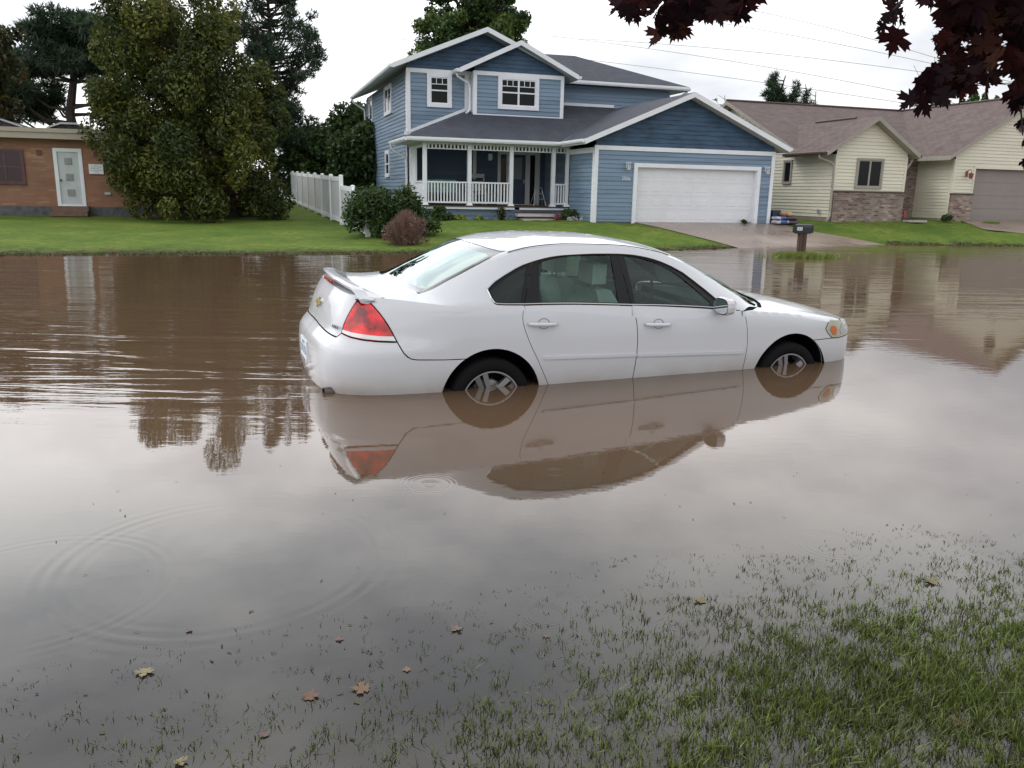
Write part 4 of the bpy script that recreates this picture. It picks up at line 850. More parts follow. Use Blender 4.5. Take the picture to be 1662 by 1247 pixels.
def build_car():
    K = empty('car', (0, 0, 0)); K.matrix_world = Matrix([[*CAR_M[:, i], CAR_O[i]] for i in range(3)] + [[0, 0, 0, 1]])
    tag(K, 'white four door sedan stranded in brown flood water up to its sills', 'car')
    pt = M['carpaint']; g = .0032
    def ztl(s0, s1, n=24, up=.006): return [(float(s), float(ztop(np.array([s]))[0]) + up) for s in np.linspace(s0, s1, n)]
    def shp(s0, s1, n=24):
        out = []
        for s in np.linspace(s0, s1, n): q = FL(np.array([s]), ztop(np.array([s]))); out.append((float(q[0][0]), float(q[1][0])))
        return out
    def arc(cx, cz, r, a0, a1, n=28): return [(cx + r * math.cos(math.radians(a)), cz + r * math.sin(math.radians(a))) for a in np.linspace(a0, a1, n)]
    aR = (1.932, .352, .40); aF = (4.775, .358, .40); zb = .20
    def xa(A, z): return math.sqrt(max(0, A[2] ** 2 - (z - A[1]) ** 2))
    def ang(A, z, side): return math.degrees(math.atan2(z - A[1], side * xa(A, z)))
    lampR = [(.848, 1.104), (.922, 1.108), (.98, 1.088), (1.024, 1.060), (1.066, 1.022), (1.102, .981), (1.134, .938), (1.161, .893), (1.200, .819), (1.07, .821), (.937, .828), (.82, .840), (.714, .859), (.728, .928), (.75, .975), (.779, 1.020), (.81, 1.063)]
    doorR = [(2.19, 1.073), (2.172, 1.03), (2.165, .994), (2.165, .96), (2.169, .932), (2.188, .87), (2.215, .805), (2.245, .743), (2.277, .684), (2.336, .57), (2.398, .449), (2.46, .33), (2.49, zb + .03)]
    doorB = [(3.118, 1.05), (3.138, .998), (3.150, .95), (3.160, .90), (3.168, .833), (3.173, .75), (3.173, .663), (3.168, .55), (3.162, .456), (3.15, .32), (3.14, zb + .03)]
    doorF = [(4.20, .985), (4.218, .945), (4.233, .910), (4.245, .865), (4.252, .821), (4.262, .75), (4.268, .679), (4.268, .60), (4.261, .472), (4.25, .34), (4.24, zb + .03)]
    headL = [(5.188, .862), (5.160, .82), (5.142, .784), (5.18, .74), (5.240, .696), (5.32, .692), (5.45, .70), (5.60, .712), (5.72, .735), (5.70, .78), (5.60, .812), (5.45, .835), (5.32, .853)]
    mat2 = lambda o, l: o
    def low(name, poly, parent, mat=pt, gap=g, off=0., sides=(False, True), holes=(), step=.045): return [pmesh(name, [patch(FL, poly, step, holes, gap, off, f)], mat, parent) for f in sides]
    # bumpers span both sides
    sR = aR[0] - xa(aR, .685); bump = [(0, .20), (.3, .2), (.8, .2), (aR[0] - xa(aR, .20), .20)] + arc(*aR, ang(aR, .20, -1) % 360, 180 - math.degrees(math.asin((.685 - aR[1]) / aR[2])))[1:] + [(1.55, .686), (1.42, .690), (1.341, .693), (1.30, .700), (1.271, .716), (1.245, .742), (1.226, .773), (1.200, .819), (1.07, .821), (.937, .828), (.82, .840), (.714, .859), (.664, .825), (.457, .834), (.25, .843), (.1, .849), (0, .85)]
    pmesh('rear_bumper', [patch(FL, bump, .04, (), g, 0, f) for f in (False, True)], pt, K)
    lid = [(0, .853), (.1, .852), (.25, .846), (.457, .837), (.664, .828), (.714, .859), (.728, .928), (.75, .975), (.779, 1.020), (.81, 1.063), (.848, 1.104)] + ztl(.85, 0.0, 20)
    deckseam = [(-.955, -.652), (-.9, -.66), (-.75, -.665), (-.60, -.66), (-.515, -.645)]
    deck = shp(.0, .83, 20) + deckseam + [(-.53, -.56), (-.568, -.40), (-.588, -.2), (-.594, 0)]
    pmesh('trunk_lid', [patch(FL, lid, .04, (), g, 0, f) for f in (False, True)] + [patch(FU, deck, .04, (), g * .6, 0, f) for f in (False, True)], pt, K)
    for f in (False, True):
        lo = pmesh('tail_lamp', [patch(FL, lampR, .03, (), .004, .004, f)], M['redlens'], K); lo.data.name = 'tail_lamp'
        cl = [(.716, .862), (.82, .843), (.937, .831), (1.07, .824), (1.196, .822), (1.178, .862), (1.07, .862), (.961, .868), (.84, .876), (.718, .889)]
        pmesh('clear_lens', [patch(FL, cl, .03, (), .004, .006, f)], M['clearlens'], lo)
        rim_ = MB(); ring = [FL(np.array([s]), np.array([z])) for s, z in resample(lampR, .03)]; sgn = -1 if f else 1
        rim_.tube([(float(q[0][0]), sgn * float(q[1][0]), float(q[2][0])) for q in ring + ring[:1]], .006, 5, cap=False); rim_.build('gasket', M['blackmat'], lo)
    # upper shell: quarters, pillars and roof
    dloT = [(-.030, -.780), (0.005, -.762), (.046, -.746), (.105, -.733), (.166, -.721), (.225, -.708), (.288, -.698), (.371, -.690), (.45, -.683), (.528, -.678), (.62, -.675), (.710, -.673), (.80, -.670), (.897, -.667), (1.0, -.6655), (1.12, -.664), (1.283, -.662), (1.40, -.664), (1.482, -.668), (1.545, -.674), (1.64, -.685), (1.755, -.703), (1.85, -.733), (1.948, -.768), (2.01, -.796), (2.069, -.826), (2.16, -.853), (2.243, -.873)]
    dloB = [(2.255, -.878), (2.104, -.874), (1.743, -.875), (1.185, -.877), (.70, -.876), (.244, -.874), (.10, -.871), (.025, -.867), (.007, -.860), (-.012, -.835)]
    wsR = [(1.70, -.555), (1.76, -.60), (1.83, -.625), (1.95, -.645), (2.1, -.672), (2.25, -.70), (2.42, -.735), (2.50, -.752)]
    hdr = [(1.86, 0), (1.855, -.15), (1.835, -.32), (1.79, -.46), (1.74, -.53)]
    rtop = [(.085, 0), (.095, -.2), (.117, -.4), (.155, -.53), (.198, -.585)]; rside = [(.05, -.603), (-.1, -.612), (-.3, -.622), (-.46, -.630), (-.500, -.628)]
    fend = [(2.50, -.752), (2.47, -.80), (2.40, -.85), (2.284, -.880)]
    sD = 2.19; shq = shp(sD, .85, 26)
    shell = hdr + wsR + [(2.40, -.80), (2.30, -.868), (2.262, -.879)] + [dloT[-1 - i] for i in range(len(dloT))] + [(-.012, -.835), (.007, -.860), (.025, -.867), (.10, -.871), (.244, -.874)] + shq + deckseam + [(-.505, -.640)] + rside[::-1][1:] + rtop[::-1]
    quarter = ztl(.85, sD, 26) + doorR[1:] + [(2.49, zb), (aR[0] + xa(aR, .2), .20)] + arc(*aR, math.degrees(math.asin((.2 - aR[1]) / aR[2])), 180 - math.degrees(math.asin((.688 - aR[1]) / aR[2])))[1:] + [(1.55, .688), (1.42, .693), (1.341, .696), (1.30, .703), (1.275, .719), (1.249, .744), (1.230, .775), (1.204, .819)] + [(1.163, .895), (1.136, .940), (1.104, .983), (1.068, 1.024), (1.026, 1.062), (.98, 1.091), (.922, 1.111), (.85, 1.108)]
    pmesh('body', [patch(FU, shell, .04, (), 0, 0, f) for f in (False, True)] + [patch(FL, quarter, .04, (), .0015, 0, f) for f in (False, True)], pt, K)
    # fenders
    fz = aF[0] + xa(aF, .69)
    hoodS = [(2.52, -.757), (2.62, -.762), (2.9, -.765), (3.15, -.757), (3.30, -.745), (3.42, -.72)]
    fender = ztl(4.20, 5.17, 20) + [(5.158, .82), (5.140, .784), (5.178, .74), (5.238, .694), (5.10, .692), (fz, .69)] + arc(*aF, math.degrees(math.asin((.69 - aF[1]) / aF[2])), 180 - math.degrees(math.asin((.2 - aF[1]) / aF[2])))[1:] + [(4.24, .2)] + doorF[::-1]
    sF = float(s_of_x(3.42)); ftop = [(2.284, -.882), (2.40, -.85), (2.47, -.80), (2.52, -.757)] + hoodS[1:] + shp(5.36, 4.21, 20)
    for f in (False, True): pmesh('fender', [patch(FL, fender, .04, (), .002, 0, f), patch(FU, ftop, .04, (), .0015, 0, f)], pt, K)
    hood = [(2.80, 0), (2.79, -.2), (2.75, -.42), (2.68, -.6), (2.60, -.72), (2.56, -.757)] + hoodS[1:] + shp(5.40, 6.33, 20) + [(3.70, 0)]
    hood[-1] = (shp(6.33, 6.33, 1)[0][0], 0)
    nose = ztl(5.38, SMAX - .001, 20) + [(SMAX - .001, .79), (5.9, .79), (5.72, .735), (5.70, .78), (5.60, .812), (5.45, .835)]
    pmesh('hood', [patch(FU, hood, .04, (), .0025, 0, f) for f in (False, True)] + [patch(FL, nose, .04, (), .002, 0, f) for f in (False, True)], pt, K)
    grille = [(5.74, .735), (5.92, .785), (SMAX - .001, .785), (SMAX - .001, .70), (5.8, .70)]
    pmesh('grille', [patch(FL, grille, .03, (), .002, -.015, f) for f in (False, True)], M['blackmat'], K)
    fb = [(fz, .687), (5.10, .689), (5.238, .691), (5.32, .688), (5.45, .696), (5.60, .706), (5.75, .70), (SMAX - .001, .695), (SMAX - .001, .20), (5.6, .2), (aF[0] + xa(aF, .2), .20)] + arc(*aF, math.degrees(math.asin((.2 - aF[1]) / aF[2])), math.degrees(math.asin((.687 - aF[1]) / aF[2])))[1:-1]
    pmesh('front_bumper', [patch(FL, fb, .04, (), .002, 0, f) for f in (False, True)], pt, K)
    for f in (False, True):
        hl = pmesh('headlamp', [patch(FL, headL, .03, (), .003, .002, f)], M['headglass'], K)
        am = [(5.20, .775), (5.25, .722), (5.285, .720), (5.30, .765), (5.27, .80), (5.225, .808)]
        pmesh('turn_signal', [patch(FL, am, .03, (), 0, .006, f)], M['amber'], hl)
        rf = [(5.36, .72), (5.50, .722), (5.58, .76), (5.50, .80), (5.38, .815), (5.34, .77)]; pmesh('reflector', [patch(FL, rf, .03, (), 0, .005, f)], M['chrome'], hl)
    # doors: lower skin, strip under the glass, black frame, chrome line, panes
    def dpart(f, line0, line1, s0, s1, x0, x1, glass, frameholes, dlo_part):
        low_ = ztl(s0, s1, 22) + line1[1:] + [(line1[-1][0], zb + .03), (line0[-1][0], zb + .03)] + line0[::-1][1:-1]
        strip = [(x0, -.8745), (x1, -.8765 if x1 < 2.2 else -.8785)] + shp(s1, s0, 14)
        d = pmesh('door', [patch(FL, low_, .045, (), g, 0, f), patch(FU, strip, .03, (), 0, .0004, f)], pt, K)
        fr = pmesh('window_frame', [patch(FU, dlo_part, .04, frameholes, .001, -.006, f)], M['blackgloss'], d)
        for h in glass: pmesh('side_window', [patch(FU, h, .05, (), 0, -.012, f)], M['glass_side'], d)
        return d
    qg = [(-.004, -.788), (.067, -.757), (.163, -.735), (.25, -.718), (.325, -.706), (.275, -.79), (.232, -.862), (.12, -.861), (.035, -.857), (.01, -.83)]
    rg = [(.420, -.700), (.53, -.688), (.651, -.681), (.78, -.676), (.901, -.672), (1.072, -.669), (1.070, -.75), (1.068, -.868), (.70, -.868), (.378, -.866), (.40, -.78)]
    fg = [(1.192, -.670), (1.338, -.670), (1.45, -.678), (1.540, -.688), (1.63, -.705), (1.711, -.727), (1.80, -.758), (1.876, -.790), (1.972, -.836), (1.958, -.864), (1.716, -.867), (1.40, -.868), (1.218, -.868), (1.205, -.77)]
    iR = 7; iB = 15
    dq = dloT[:iR + 1] + [(.31, -.783), (.246, -.872), (.10, -.869), (.025, -.865), (.007, -.858), (-.012, -.835)]
    dr_ = dloT[iR:iB + 1] + [(1.150, -.76), (1.183, -.8755), (.70, -.8745), (.248, -.8725), (.312, -.783)]
    df_ = dloT[iB:] + [(2.250, -.8765), (2.104, -.8725), (1.743, -.8735), (1.187, -.8755), (1.154, -.76)]
    mg = .014
    for f in (False, True):
        sgn = -1 if f else 1
        rd = dpart(f, doorR, doorB, 2.19, 3.115, .248, 1.183, [rg], [inset(rg, .004)], dr_)
        fd = dpart(f, doorB, doorF, 3.118, 4.195, 1.187, 2.262, [fg], [inset(fg, .004)], df_)
        qo = pmesh('quarter_window_frame', [patch(FU, dq, .04, [inset(qg, .004)], .001, -.006, f)], M['blackgloss'], K)
        pmesh('quarter_window', [patch(FU, qg, .05, (), 0, -.010, f)], M['glass_dark'], qo)
        ch = MB(); T = lambda pts, o=.004: [(x, sgn * y, float(ZU(np.array(x), np.array(y))) + o) for x, y in pts]
        ch.tube(T(inset(resample(dloT + dloB, .05), .004)[:] + inset(resample(dloT + dloB, .05), .004)[:1]), .0055, 6, cap=False); ch.build('window_chrome', M['chrome'], K)
        for d, zz, s0, s1 in ((rd, .933, 2.209, 2.447), (fd, .897, 3.231, 3.471)):
            hb = MB(); path = []
            for k, t in enumerate(np.linspace(0, 1, 9)):
                s = s0 + (s1 - s0) * t; o = .010 + .034 * math.sin(math.pi * min(1, max(0, t))) ** .45; px_, py_, nx, ny = plan(s); dd = d_off(np.array([s]), np.array([zz]))[0]; path.append((float(px_ + nx * (dd + o)), sgn * float(py_ + ny * (dd + o)), zz - .008 * t))
            hb.tube(path, [.011, .015, .0165, .0165, .0165, .0165, .0165, .015, .011], 10); hb.build('handle', pt, d, True)
            cp = MB(); sc = (s0 + s1) / 2 + .012; n = 20; cup = []
            for rr, oo in ((1.0, .001), (.86, .0006), (.6, -.012), (.25, -.02)):
                ring = []
                for k in range(n):
                    a = 2 * math.pi * k / n; s = sc + .052 * rr * math.cos(a); z = zz - .003 + .042 * rr * math.sin(a); px_, py_, nx, ny = plan(s); dd = d_off(np.array([s]), np.array([z]))[0]; ring.append((float(px_ + nx * (dd + oo + .0015)), sgn * float(py_ + ny * (dd + oo + .0015)), z))
                cup.append(ring)
            for r in range(3):
                for k in range(n): k2 = (k + 1) % n; cp.face([cup[r][k], cup[r][k2], cup[r + 1][k2], cup[r + 1][k]])
            cp.face(cup[3]); cp.build('handle_cup', M['cup'], d, True)
        for d, (s0, z0), (s1, z1) in ((rd, (2.354, .664), (3.165, .649)), (fd, (3.182, .646), (4.225, .618))):
            mo = [(s0, z0 - .011), (s1, z1 - .011), (s1 + .004, z1), (s1, z1 + .011), (s0, z0 + .011), (s0 - .012, z0)]
            X, F_, Nn = patch(FL, mo, .03, (), 0, .013, f); X2, F2, N2 = patch(FL, mo, .03, (), 0, .0, f)
            o_ = [FL(np.array([s]), np.array([z])) for s, z in resample(mo, .03)]; q = MB(); L = [(float(a[0][0]), sgn * float(a[1][0]), float(a[2][0])) for a in o_]
            V, F3, N3 = X, F_, Nn; mm = npmesh('side_moulding', V, F3, pt, d, True, None, N3); bm_ = MB(); top = []
            for (s, z) in resample(mo, .03):
                px_, py_, nx, ny = plan(s); dd = d_off(np.array([s]), np.array([z]))[0]; top.append((float(px_ + nx * (dd + .013)), sgn * float(py_ + ny * (dd + .013)), z))
            for k in range(len(L)): k2 = (k + 1) % len(L); bm_.face([L[k], L[k2], top[k2], top[k]])
            bm_.build('moulding_edge', pt, mm)
        # mirror
        mo = MB(); c = np.array([2.02, sgn * -.985, 1.035]); n = 16
        def mring(x, ry, rz, dy=0, dz=0): return [(c[0] + x, c[1] + sgn * (-dy) + ry * math.copysign(abs(math.cos(a)) ** .75, math.cos(a)), c[2] + dz + rz * math.copysign(abs(math.sin(a)) ** .75, math.sin(a))) for a in [2 * math.pi * k / n for k in range(n)]]
        rs = [mring(-.055, .098, .070), mring(-.03, .103, .076), mring(.02, .095, .070), mring(.06, .07, .052, -.01), mring(.085, .035, .03, -.02)]
        for r in range(4):
            for k in range(n): k2 = (k + 1) % n; mo.face([rs[r][k], rs[r][k2], rs[r + 1][k2], rs[r + 1][k]])
        mo.face(rs[4]); mo.tube([(2.03, sgn * -.90, 1.0), (2.03, sgn * -.955, .985)], [.032, .026], 8)
        mm = mo.build('wing_mirror', pt, K, True); q = MB(); q.face(mring(-.052, .088, .060)); q.build('mirror_glass', M['mirror'], mm)
    # windscreen and rear window
    ws = hdr + wsR + [(2.56, -.72), (2.64, -.6), (2.70, -.42), (2.745, -.2), (2.755, 0)]
    pmesh('windscreen', [patch(FU, ws, .06, (), .002, -.004, f) for f in (False, True)], M['glass_rear'], K)
    cw = [(2.755, 0), (2.745, -.2), (2.70, -.42), (2.64, -.6), (2.56, -.72), (2.52, -.757), (2.56, -.757), (2.60, -.72), (2.68, -.6), (2.75, -.42), (2.79, -.2), (2.80, 0)]
    pmesh('cowl', [patch(FU, cw, .03, (), 0, -.008, f) for f in (False, True)], M['blackmat'], K)
    wp = MB(); wp.tube([(2.62, -.62, 1.00), (2.60, -.3, 1.055), (2.66, .02, 1.07)], .008, 6); wp.tube([(2.70, -.05, 1.06), (2.66, .3, 1.075), (2.60, .58, 1.045)], .008, 6); wp.build('wiper', M['blackmat'], K)
    bl = rtop + rside + [(-.53, -.56), (-.568, -.40), (-.588, -.2), (-.594, 0)]
    bli = [(.005, 0), (.015, -.2), (.04, -.4), (.065, -.50), (.06, -.545), (-.1, -.562), (-.3, -.572), (-.44, -.572), (-.475, -.50), (-.505, -.35), (-.525, -.2), (-.53, 0)]
    for_frit = patch(FU, bl[::1], .045, (), .002, -.003, False)
    def frit(f):
        ring = [(.085, -.0005)] + rtop[1:] + rside + [(-.53, -.56), (-.568, -.40), (-.588, -.2), (-.594, -.0005), (-.53, -.0005)] + bli[::-1][1:-1] + [(.005, -.0005)]
        return patch(FU, ring, .04, (), 0, -.003, f)
    rw = pmesh('rear_window', [patch(FU, bli, .05, (), 0, -.003, f) for f in (False, True)], M['glass_rear'], K)
    pmesh('frit_band', [frit(f) for f in (False, True)], M['frit'], rw)
    # roof ditch strips
    for f in (False, True):
        sgn = -1 if f else 1; q = MB(); q.tube([(x, sgn * -.607, float(ZU(np.array(x), np.array(-.607))) + .001) for x in np.linspace(.2, 1.66, 30)], .0035, 5); q.build('roof_seal', M['blackmat'], K)
    # spoiler
    sp = MB(); ys = np.linspace(-.70, .70, 29); prof = []
    for y in ys:
        e = abs(y) / .70; x0 = -1.075 + .10 * e ** 2.2 ; lift = .062 * (1 - .25 * e ** 3); base = float(ZU(np.array(-.98), np.array(min(.66, abs(y)))))
        ch = .17 - .0 * e; zt = base + lift - .055 * max(0, e - .82) / .18
        prof.append([(x0, y, zt), (x0 + .012, y, zt - .024), (x0 + .06, y, zt - .034), (x0 + ch, y, base + .004), (x0 + ch + .02, y, base + .006), (x0 + .09, y, zt - .004), (x0 + .03, y, zt + .006)])
    for i in range(len(prof) - 1):
        for k in range(7): k2 = (k + 1) % 7; sp.face([prof[i][k], prof[i + 1][k], prof[i + 1][k2], prof[i][k2]])
    sp.face(prof[0]); sp.face(prof[-1])
    so_ = sp.build('spoiler', pt, K, True)
    q = MB(); q.box(-1.080, -1.066, -.16, .16, 1.150, 1.172); q.build('high_brake_lamp', M['redlens'], K)
    # emblem, lettering plate, licence plate, exhaust
    def rearpt(y, z, o=0):
        s = float(np.interp(abs(y), -_PY[_S < .8], _S[_S < .8])); q = FL(np.array([s]), np.array([z])); return (float(q[0][0]) - o, y, z)
    em = MB(); bt = [(-.10, -.016), (-.035, -.016), (-.035, -.036), (.035, -.036), (.045, -.016), (.11, -.016), (.10, .016), (.035, .016), (.035, .036), (-.035, .036), (-.045, .016), (-.11, .016)]
    for o0, o1, k, mt in ((.0, .012, 1.0, 0), (.012, .014, .80, 1)):
        A_ = [rearpt(u * k, .985 + v * (k if mt == 0 else .72), o1) for u, v in bt]; B2 = [rearpt(u * k, .985 + v * (k if mt == 0 else .72), o0) for u, v in bt]; em.face(A_, mt)
        for i in range(12): j = (i + 1) % 12; em.face([A_[i], A_[j], B2[j], B2[i]], mt)
    em.build('emblem', [M['chrome'], M['gold']], K)
    for y in (-.585, .50):
        q = MB()
        for k in range(4): q.face([rearpt(y - .045 + k * .027, .885, .006), rearpt(y - .045 + k * .027 + .02, .885, .006), rearpt(y - .045 + k * .027 + .02, .907, .006), rearpt(y - .045 + k * .027, .907, .006)])
        q.build('badge', M['badge'], K)
    pl = MB(); pl.face([rearpt(y, z, -.0) for y, z in ((-.26, .50), (.26, .50), (.24, .73), (-.24, .73))]); pk = [rearpt(y, z, -.035) for y, z in ((-.2, .53), (.2, .53), (.2, .71), (-.2, .71))]
    pr_ = [rearpt(y, z, .002) for y, z in ((-.26, .50), (.26, .50), (.24, .73), (-.24, .73))]; pl = MB()
    for i in range(4): j = (i + 1) % 4; pl.face([pr_[i], pr_[j], pk[j], pk[i]])
    pl.face(pk); pl.build('plate_recess', M['cup'], K)
    lp = MB(); lp.box(-1.279, -1.271, -.152, .152, .545, .697); lo = lp.build('licence_plate', M['plate'], K)
    q = MB()
    for k, (a, b) in enumerate(((-.12, .03), (-.075, .03), (-.03, .025), (.02, .03), (.065, .03), (.105, .02))): q.box(-1.2805, -1.279, a, a + b * .35, .585, .645); q.box(-1.2805, -1.279, a, a + b, .635 if k % 2 else .585, .645 if k % 2 else .596)
    q.box(-1.2805, -1.279, -.05, .05, .665, .68); q.build('plate_marks', M['plateblue'], lo)
    ex = MB(); ex.tube([(-1.0, -.63, .43), (-1.235, -.66, .425)], .036, 16, cap=False); ex.tube([(-1.05, -.63, .43), (-1.228, -.66, .425)], .031, 16, 1); ex.build('exhaust_pipe', [M['tub_'], M['blackmat']], K)
    # wheel wells and dark inner liner behind the gaps
    for cx, cz in ((-.005, .352), (2.838, .358)):
        for sgn in (1, -1):
            ln = MB(); n = 30; pr = [(math.cos(math.radians(-45 + 270 * k / n)), math.sin(math.radians(-45 + 270 * k / n))) for k in range(n + 1)]
            for k in range(n):
                (c0, s0), (c1, s1) = pr[k], pr[k + 1]; R1, R2 = .404, .405; y0, y1 = -.912 * sgn, -.50 * sgn
                ln.face([(cx + R1 * c0, y0, cz + R1 * s0), (cx + R1 * c1, y0, cz + R1 * s1), (cx + R2 * c1, y1, cz + R2 * s1), (cx + R2 * c0, y1, cz + R2 * s0)])
                ln.face([(cx, y1, cz), (cx + R2 * c0, y1, cz + R2 * s0), (cx + R2 * c1, y1, cz + R2 * s1)])
            ln.build('wheel_liner', M['blackmat'], K)
    lower = [(0.001, .22), (aR[0] - xa(aR, .22) - .03, .22)] + arc(aR[0], aR[1], .425, ang(aR, .22, -1) % 360, math.degrees(math.asin((.22 - aR[1]) / aR[2])), 30)[1:-1] + [(aR[0] + xa(aR, .22) + .03, .22), (aF[0] - xa(aF, .22) - .03, .22)] + arc(aF[0], aF[1], .425, 198, -18, 30) + [(aF[0] + xa(aF, .22) + .03, .22), (SMAX - .01, .22), (SMAX - .01, .68), (5.7, .72)] + [(s, z - .05) for s, z in ztl(5.6, .001, 60)]
    FLi = lambda s, z: FL(s, z)
    pmesh('inner_liner', [patch(FLi, lower, .06, (), 0, -.02, f) for f in (False, True)] + [patch(FU, [(-.99, 0), (-.99, -.7), (-.62, -.74), (-.62, 0)], .06, (), 0, -.02, f) for f in (False, True)] + [patch(FU, [(2.70, 0), (2.6, -.82), (3.3, -.80), (3.6, -.4), (3.62, 0)], .06, (), 0, -.02, f) for f in (False, True)], M['blackmat'], K)
    # cabin
    def seat(x, y, w, h0=.55, back=.62, tilt=.22):
        q = MB(); n = 9
        q.box(x - .26, x + .26, y - w / 2, y + w / 2, h0 - .14, h0); s = q.build('seat', M['seatcloth'], K, bevel=.05)
        b = MB(); c = [(x - .24 + t * -tilt, h0 - .05 + t * back) for t in (0, .35, .75, 1)]; ww = [w * .96, w, w * .92, w * .70]; th = [.13, .12, .10, .07]
        rg_ = [[(cx - t_, y - w_ / 2, cz), (cx - t_, y + w_ / 2, cz), (cx + t_, y + w_ / 2, cz), (cx + t_, y - w_ / 2, cz)] for (cx, cz), w_, t_ in zip(c, ww, th)]
        for i in range(3):
            for k in range(4): k2 = (k + 1) % 4; b.face([rg_[i][k], rg_[i][k2], rg_[i + 1][k2], rg_[i + 1][k]])
        b.face(rg_[3]); bo = b.build('seat_back', M['seatcloth'], s, bevel=.045)
        hx, hz = c[-1]; hr = MB(); hr.box(hx - .085, hx + .045, y - .13, y + .13, hz + .045, hz + .21); hr.build('headrest', M['seatcloth'], s, bevel=.05)
        hp = MB(); hp.tube([(hx - .01, y - .05, hz - .03), (hx - .02, y - .05, hz + .1)], .007, 6); hp.tube([(hx - .01, y + .05, hz - .03), (hx - .02, y + .05, hz + .1)], .007, 6); hp.build('headrest_post', M['chrome'], s)
    seat(1.55, -.38, .52); seat(1.55, .38, .52); seat(.74, -.34, .62, .60, .50, .24); seat(.74, .34, .62, .60, .50, .24)
    q = MB(); q.box(2.25, 2.62, -.74, .74, .70, .955); q.box(2.12, 2.3, -.70, .70, .66, .90); q.box(-.52, .28, -.62, .62, 1.03, 1.06); q.box(.3, 2.5, -.80, .80, .28, .33); q.box(1.3, 2.2, -.12, .12, .45, .66); q.build('dashboard', M['dashgrey'], K, bevel=.03)
    q = MB(); import math as _m; n = 28; ring = [(2.02 + .06 * _m.sin(2 * _m.pi * k / n), .38 + .18 * _m.cos(2 * _m.pi * k / n), .93 + .17 * _m.sin(2 * _m.pi * k / n)) for k in range(n + 1)]; q.tube(ring, .014, 8, cap=False); q.tube([(2.02, .20, .93), (2.04, .38, .92), (2.02, .56, .93)], .02, 6); q.tube([(2.04, .38, .92), (2.2, .38, .86)], .03, 8); q.build('steering_wheel', M['dashgrey'], K)
    # wheels
    def wheel(x, sgn, rot, z=.335):
        Wh = bpy.data.objects.new('wheel', None); COL.objects.link(Wh); Wh.parent = K; Wh.location = (x, -.80 * sgn, z); Wh.rotation_euler = (0, rot, 0 if sgn > 0 else math.pi)
        t = MB(); t.lathe([(.225, .02), (.232, -.085), (.262, -.106), (.30, -.108), (.322, -.098), (.333, -.075), (.335, -.04), (.335, .04), (.333, .075), (.32, .1), (.26, .1), (.225, .06)], (0, 0, 0), 'Y', 56); t.build('tyre', M['rubber'], Wh, True)
        r = MB(); r.lathe([(.236, -.088), (.238, -.096), (.228, -.096), (.219, -.078), (.214, -.03), (.21, .08)], (0, 0, 0), 'Y', 56); r.lathe([(0, -.060), (.035, -.062), (.062, -.052), (.066, -.02)], (0, 0, 0), 'Y', 24)
        for k in range(5):
            a0 = 2 * math.pi * k / 5 + math.pi / 2
            for sd in (-1, 1):
                def pt_(r_, off, y): a = a0; return (r_ * math.cos(a) - off * math.sin(a), y, r_ * math.sin(a) + off * math.cos(a))
                i0, i1, o0, o1 = sd * .006, sd * .040, sd * .013, sd * .056; yf0, yf1, yb = -.060, -.080, -.02
                A_ = [pt_(.05, i0, yf0), pt_(.05, i1, yf0 + .004), pt_(.222, o1, yf1 + .004), pt_(.222, o0, yf1)]; B2 = [pt_(.05, i0, yb), pt_(.05, i1, yb), pt_(.222, o1, yb - .02), pt_(.222, o0, yb - .02)]
                r.face(A_)
                for i in range(4): j = (i + 1) % 4; r.face([A_[i], A_[j], B2[j], B2[i]])
        ro = r.build('rim', M['alloy'], Wh); 
        b = MB(); b.lathe([(0, -.005), (.15, -.006), (.155, .02), (0, .02)], (0, 0, 0), 'Y', 32); b.lathe([(.0, .03), (.23, .03), (.23, .04)], (0, 0, 0), 'Y', 32, 1); b.build('brake_disc', [M['galv'], M['blackmat']], Wh)
        return Wh
    wheel(-.005, 1, math.radians(-22), .335); wheel(-.005, -1, 0); wheel(2.835, 1, math.radians(-16), .335); wheel(2.835, -1, 0)
    return K
M['glass_dark'] = carglass('dark_quarter_glass', (.06, .07, .07), .0); M['mirror'] = pmat('mirror', (.75, .78, .80), .03, 1.0); M['cup'] = pmat('recess_shade_grey', (.27, .28, .30), .5); M['gold'] = pmat('gold_emblem', (.55, .36, .08), .3, .7)  # cup: body white darkened to grey, shade of the hollows in the colour
M['badge'] = pmat('badge', (.05, .10, .08), .3, .5); M['plate'] = pmat('plate_white', (.62, .66, .70), .5); M['plateblue'] = pmat('plate_blue', (.05, .09, .25), .5)
M['tub_'] = pmat('exhaust_steel', (.12, .11, .10), .4, .9)
M['headglass'] = pmat('headlamp_glass', (.46, .45, .36), .10, .25, 1.0)
build_car()
# ================================================================ vegetation
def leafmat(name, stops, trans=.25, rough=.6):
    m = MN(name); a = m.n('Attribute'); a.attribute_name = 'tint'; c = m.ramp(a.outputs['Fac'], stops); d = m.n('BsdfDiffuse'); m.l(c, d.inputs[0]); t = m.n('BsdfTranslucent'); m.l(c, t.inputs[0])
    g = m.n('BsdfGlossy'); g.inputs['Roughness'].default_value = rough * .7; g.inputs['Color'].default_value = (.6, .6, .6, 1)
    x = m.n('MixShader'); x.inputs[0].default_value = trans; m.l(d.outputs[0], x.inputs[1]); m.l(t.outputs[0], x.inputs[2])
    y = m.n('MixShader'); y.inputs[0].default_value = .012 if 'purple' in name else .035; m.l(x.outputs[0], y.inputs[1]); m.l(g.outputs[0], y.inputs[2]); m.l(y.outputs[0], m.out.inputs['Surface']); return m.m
M['cedar'] = leafmat('bushy_evergreen_leaf', [(0, (.022, .036, .010)), (.32, (.052, .070, .016)), (.60, (.125, .138, .026)), (1, (.25, .22, .045))])
